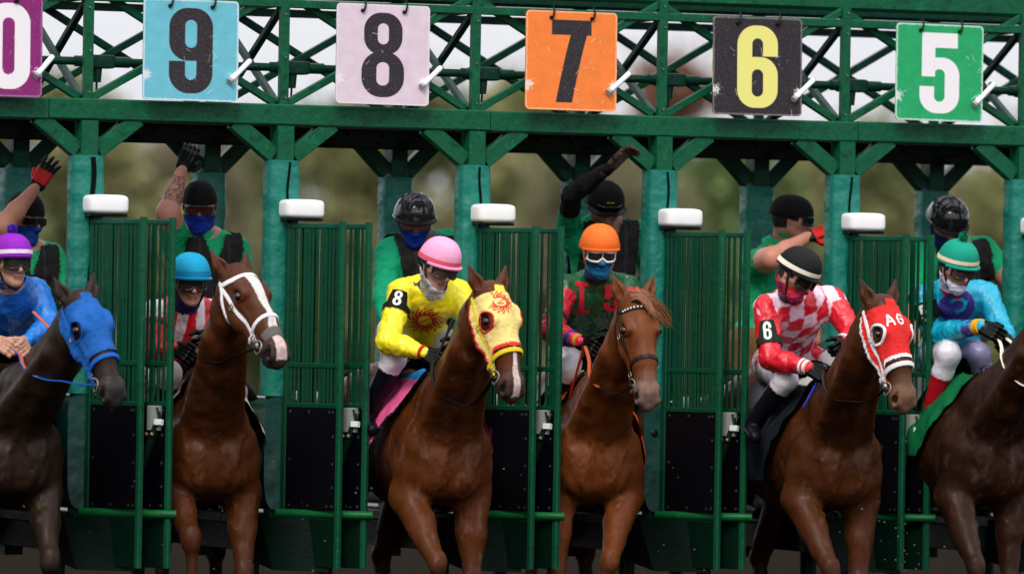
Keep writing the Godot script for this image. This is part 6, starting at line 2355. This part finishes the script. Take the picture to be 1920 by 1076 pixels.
	s.merge({"label": "gate worker in a green shirt with a red glove holding his forearm across", "seed": 25, "yaw": 62.0, "pitch": 6.0, "skin": lin(198, 134, 112), "j": pts(jj), "glove_col": lin(24, 20, 20), "glove_back": lin(214, 40, 30), "sleeve": 0.62,
		"cap": {"name": "skull_cap", "col": lin(18, 17, 18), "ry": 0.115, "tip": false, "base": 0.02}, "goggles": {"frame": lin(14, 14, 14), "lens": lin(14, 13, 13), "h": 0.02}, "hair": lin(22, 16, 14),
		"hand_l": {"dir": Vector3(0.9, 0.3, 0.15), "palm": Vector3(0.1, -0.75, -0.5), "thumb": Vector3(0.2, 0.3, 0.9), "curl": 0.75, "back_to": 0.2},
		"paint": pnt.call(lin(22, 160, 104), lin(198, 134, 112))}, true)
	out.append(s)
	# black helmet at the right
	z = -0.5
	jj = stand.call(1788, 660, z - 0.1)
	jj.merge({"head": [1776, 418, z + 0.06], "neck": [1786, 462, z - 0.06], "sl": [1732, 478, z - 0.06], "sr": [1844, 470, z - 0.08], "el": [1708, 570, z], "wl": [1716, 640, z + 0.1], "er": [1894, 520, z + 0.1], "wr": [1906, 576, z + 0.3]})
	s = g.duplicate()
	s.merge({"label": "gate worker in a glossy black helmet bending down at the right edge", "seed": 26, "yaw": -4.0, "pitch": 42.0, "skin": lin(186, 132, 110), "j": pts(jj), "glove_col": lin(196, 40, 34), "sleeve": 0.85,
		"cap": {"name": "helmet", "mat": "shell", "col": lin(24, 24, 27), "brim": 0.02, "strap": true, "rx": 0.112, "rz": 0.134, "ry": 0.128, "rim": lin(130, 128, 126)},
		"mask": {"name": "neck_gaiter", "col": lin(22, 40, 110), "top": -0.02, "ear": -0.03, "lift": 0.009},
		"hand_r": {"dir": Vector3(-0.2, -0.8, 0.5), "palm": Vector3(-0.8, -0.2, -0.2), "thumb": Vector3(-0.2, 0.2, 0.9), "curl": 0.7},
		"paint": pnt.call(green, lin(186, 132, 110))}, true)
	out.append(s)
	return out


var jobs := []
var done := []
var next_job := 0
var lock_ := Mutex.new()


func worker():
	while true:
		lock_.lock()
		var i := next_job
		next_job += 1
		lock_.unlock()
		if i >= jobs.size():
			return
		var r: Dictionary = (jobs[i][0] as Callable).call(jobs[i][1])
		lock_.lock()
		done[i] = r
		lock_.unlock()


func riders():
	var hs := horses()
	var js := jockeys()
	var cs := crew()
	for s in hs:
		jobs.append([horse_job, s, "horse"])
	for s in js + cs:
		var b: Vector3 = (s.j.hl + s.j.hr) * 0.5
		s.base = Vector3(b.x, (s.j.al as Vector3).y - 0.08, b.z)
		jobs.append([person_job, s, "person"])
	done.resize(jobs.size())
	var ths := []
	for i in 4:
		var th := Thread.new()
		th.start(worker)
		ths.append(th)
	for th in ths:
		th.wait_to_finish()
	for i in jobs.size():
		var r: Dictionary = done[i]
		var s: Dictionary = r.spec
		var t := thing(jobs[i][2], s.label, jobs[i][2], r.T.origin, "horses leaving the gate" if i < 6 else "jockeys on the horses" if i < 12 else "gate crew on the ledges")
		t.transform = r.T
		for p in r.parts:
			var mb: MB = p[1]
			if mb.f.size() == 0:
				continue
			var par: Node = t
			if p[3]:
				for q in t.get_children():
					if q.name == p[3] or (p[3] == "hood" and q.name == "blinker_hood"):
						par = q
			part(p[0], mb.mesh(), M[p[2]], par)
	whips()
	flying_dirt()


func flying_dirt():
	var rng := RandomNumberGenerator.new()
	rng.seed = 77
	var mm := MultiMesh.new()
	mm.transform_format = MultiMesh.TRANSFORM_3D
	mm.use_colors = true
	var cl := MB.new()
	cl.pillow(Vector3.ZERO, Vector3(1.0, 0.7, 0.85), 0.9, 7, 5)
	mm.mesh = cl.mesh()
	var spots := [[1680, 1030, 1.2, 34, 0.16], [640, 1010, 0.9, 14, 0.3], [1250, 1040, 0.7, 14, 0.3], [330, 1040, 0.6, 14, 0.3], [1010, 1020, 0.9, 14, 0.3]]
	var all := []
	for q in spots:
		for i in (q[3] as int):
			all.append([at(q[0], q[1], q[2]) + Vector3(rng.randfn() * q[4] * 0.6, rng.randfn() * q[4], rng.randfn() * 0.15), rng.randf_range(0.002, 0.0075)])
	mm.instance_count = all.size()
	for i in all.size():
		mm.set_instance_transform(i, Transform3D(Basis(Vector3(rng.randfn(), rng.randfn(), rng.randfn()).normalized(), rng.randf() * TAU).scaled(Vector3.ONE * all[i][1]), all[i][0]))
		mm.set_instance_color(i, Color(0.16, 0.13, 0.09) * rng.randf_range(0.5, 1.6))
	var o := MultiMeshInstance3D.new()
	o.name = "flying_dirt"
	o.multimesh = mm
	o.material_override = M.bark
	add_child(o)
	o.set_meta("kind", "stuff")
	tag(o, "small clods of dirt thrown up by the hooves in front of the gate", "dirt")


func whips():
	var w := [
		["red riding whip held by the jockey in the orange helmet", at(1098, 640, 0.42), at(1068, 745, 0.3), lin(150, 30, 34), lin(30, 26, 26)],
		["blue riding whip held by the jockey in red and white checks", at(1545, 694, 1.0), at(1507, 764, 0.97), lin(40, 58, 170), lin(120, 116, 116)],
		["black riding whip held by the jockey in the yellow jacket", at(845, 610, 0.85), at(806, 700, 0.85), lin(20, 18, 20), lin(20, 18, 20)],
	]
	for q in w:
		var a: Vector3 = q[1]
		var b: Vector3 = q[2]
		var t := thing("riding_whip", q[0], "whip", a, "riding whips")
		var m := MB.new()
		m.col = q[3]
		m.tube([Vector3.ZERO, (b - a) * 0.5, b - a], 0.008, 0.0055, 8)
		part("shaft", m.mesh(), M.leather, t)
		var m2 := MB.new()
		m2.col = q[4]
		m2.tube([(a - b) * 0.12, Vector3.ZERO, (b - a) * 0.08], 0.012, 0.011, 10)
		part("handle", m2.mesh(), M.leather, t)


func _ready():
	lens_frame()
	var cam := Camera3D.new()
	cam.name = "camera"
	cam.transform = Transform3D(Basis(cam_r, cam_u, -cam_fw), cam_pos)
	cam.fov = rad_to_deg(2.0 * atan(538.0 / FPX))
	cam.near = 1.0
	cam.far = 1500.0
	var at_ := CameraAttributesPhysical.new()
	at_.frustum_focal_length = 12.0 * FPX / 538.0
	at_.frustum_focus_distance = DIST - 0.5
	at_.frustum_near = 1.0
	at_.frustum_far = 1500.0
	at_.exposure_aperture = 1.8
	cam.attributes = at_
	add_child(cam)
	var env := Environment.new()
	env.background_mode = Environment.BG_SKY
	env.tonemap_mode = Environment.TONE_MAPPER_LINEAR
	env.tonemap_exposure = 1.0
	var sky := Sky.new()
	var sm := ProceduralSkyMaterial.new()
	sm.sky_energy_multiplier = 1.36
	sm.sky_top_color = Color(0.95, 0.965, 1.0)
	sm.sky_horizon_color = Color(0.64, 0.64, 0.655)
	sm.sky_curve = 0.22
	sm.ground_bottom_color = Color(0.06, 0.05, 0.04)
	sm.ground_horizon_color = Color(0.2, 0.18, 0.15)
	sm.sun_angle_max = 1.0
	sky.sky_material = sm
	env.sky = sky
	env.sdfgi_enabled = true
	env.ssao_enabled = true
	env.ssil_enabled = true
	var we := WorldEnvironment.new()
	we.name = "world_environment"
	we.environment = env
	add_child(we)
	var sun := DirectionalLight3D.new()
	sun.name = "sun"
	sun.light_color = Color(1.0, 0.97, 0.93)
	sun.light_energy = 0.8
	sun.light_angular_distance = 20.0
	sun.shadow_enabled = true
	add_child(sun)
	# high, from the front left of the horses
	sun.look_at_from_position(Vector3(-5.5, 10.0, 8.5), Vector3.ZERO)
	materials()
	background()
	gate()
	boards()
	riders()


func boards():
	var black := Color8(48, 44, 48)
	var white := Color8(226, 222, 226)
	var z := 0.13
	number_board(at(-13, 84, z), [[1, -46, 0.8], [0, 28, 0.98]], Color8(132, 40, 108), white, Color8(150, 110, 140), 1, "purple board with the white figure 0 cut off at the left edge", 0.0)
	number_board(at(357, 94, z), [[9, 0, 1.0]], Color8(104, 182, 200), black, Color8(196, 214, 218), 2, "light blue board with a black 9", -0.003)
	number_board(at(717.5, 102, z), [[8, 0, 1.0]], Color8(216, 196, 210), black, Color8(214, 206, 212), 3, "pale pink board with a black 8", -0.006)
	number_board(at(1071.5, 114, z), [[7, 0, 1.0]], Color8(238, 126, 58), black, Color8(236, 170, 130), 4, "orange board with a black 7", -0.003)
	number_board(at(1421.5, 124, z), [[6, 0, 1.0]], black, Color8(222, 216, 122), Color8(120, 112, 116), 5, "black board with a yellow 6", 0.002)
	number_board(at(1762.5, 136, z), [[5, 0, 1.0]], Color8(38, 158, 98), white, Color8(206, 214, 210), 6, "green board with a white 5 at the right end", -0.008)
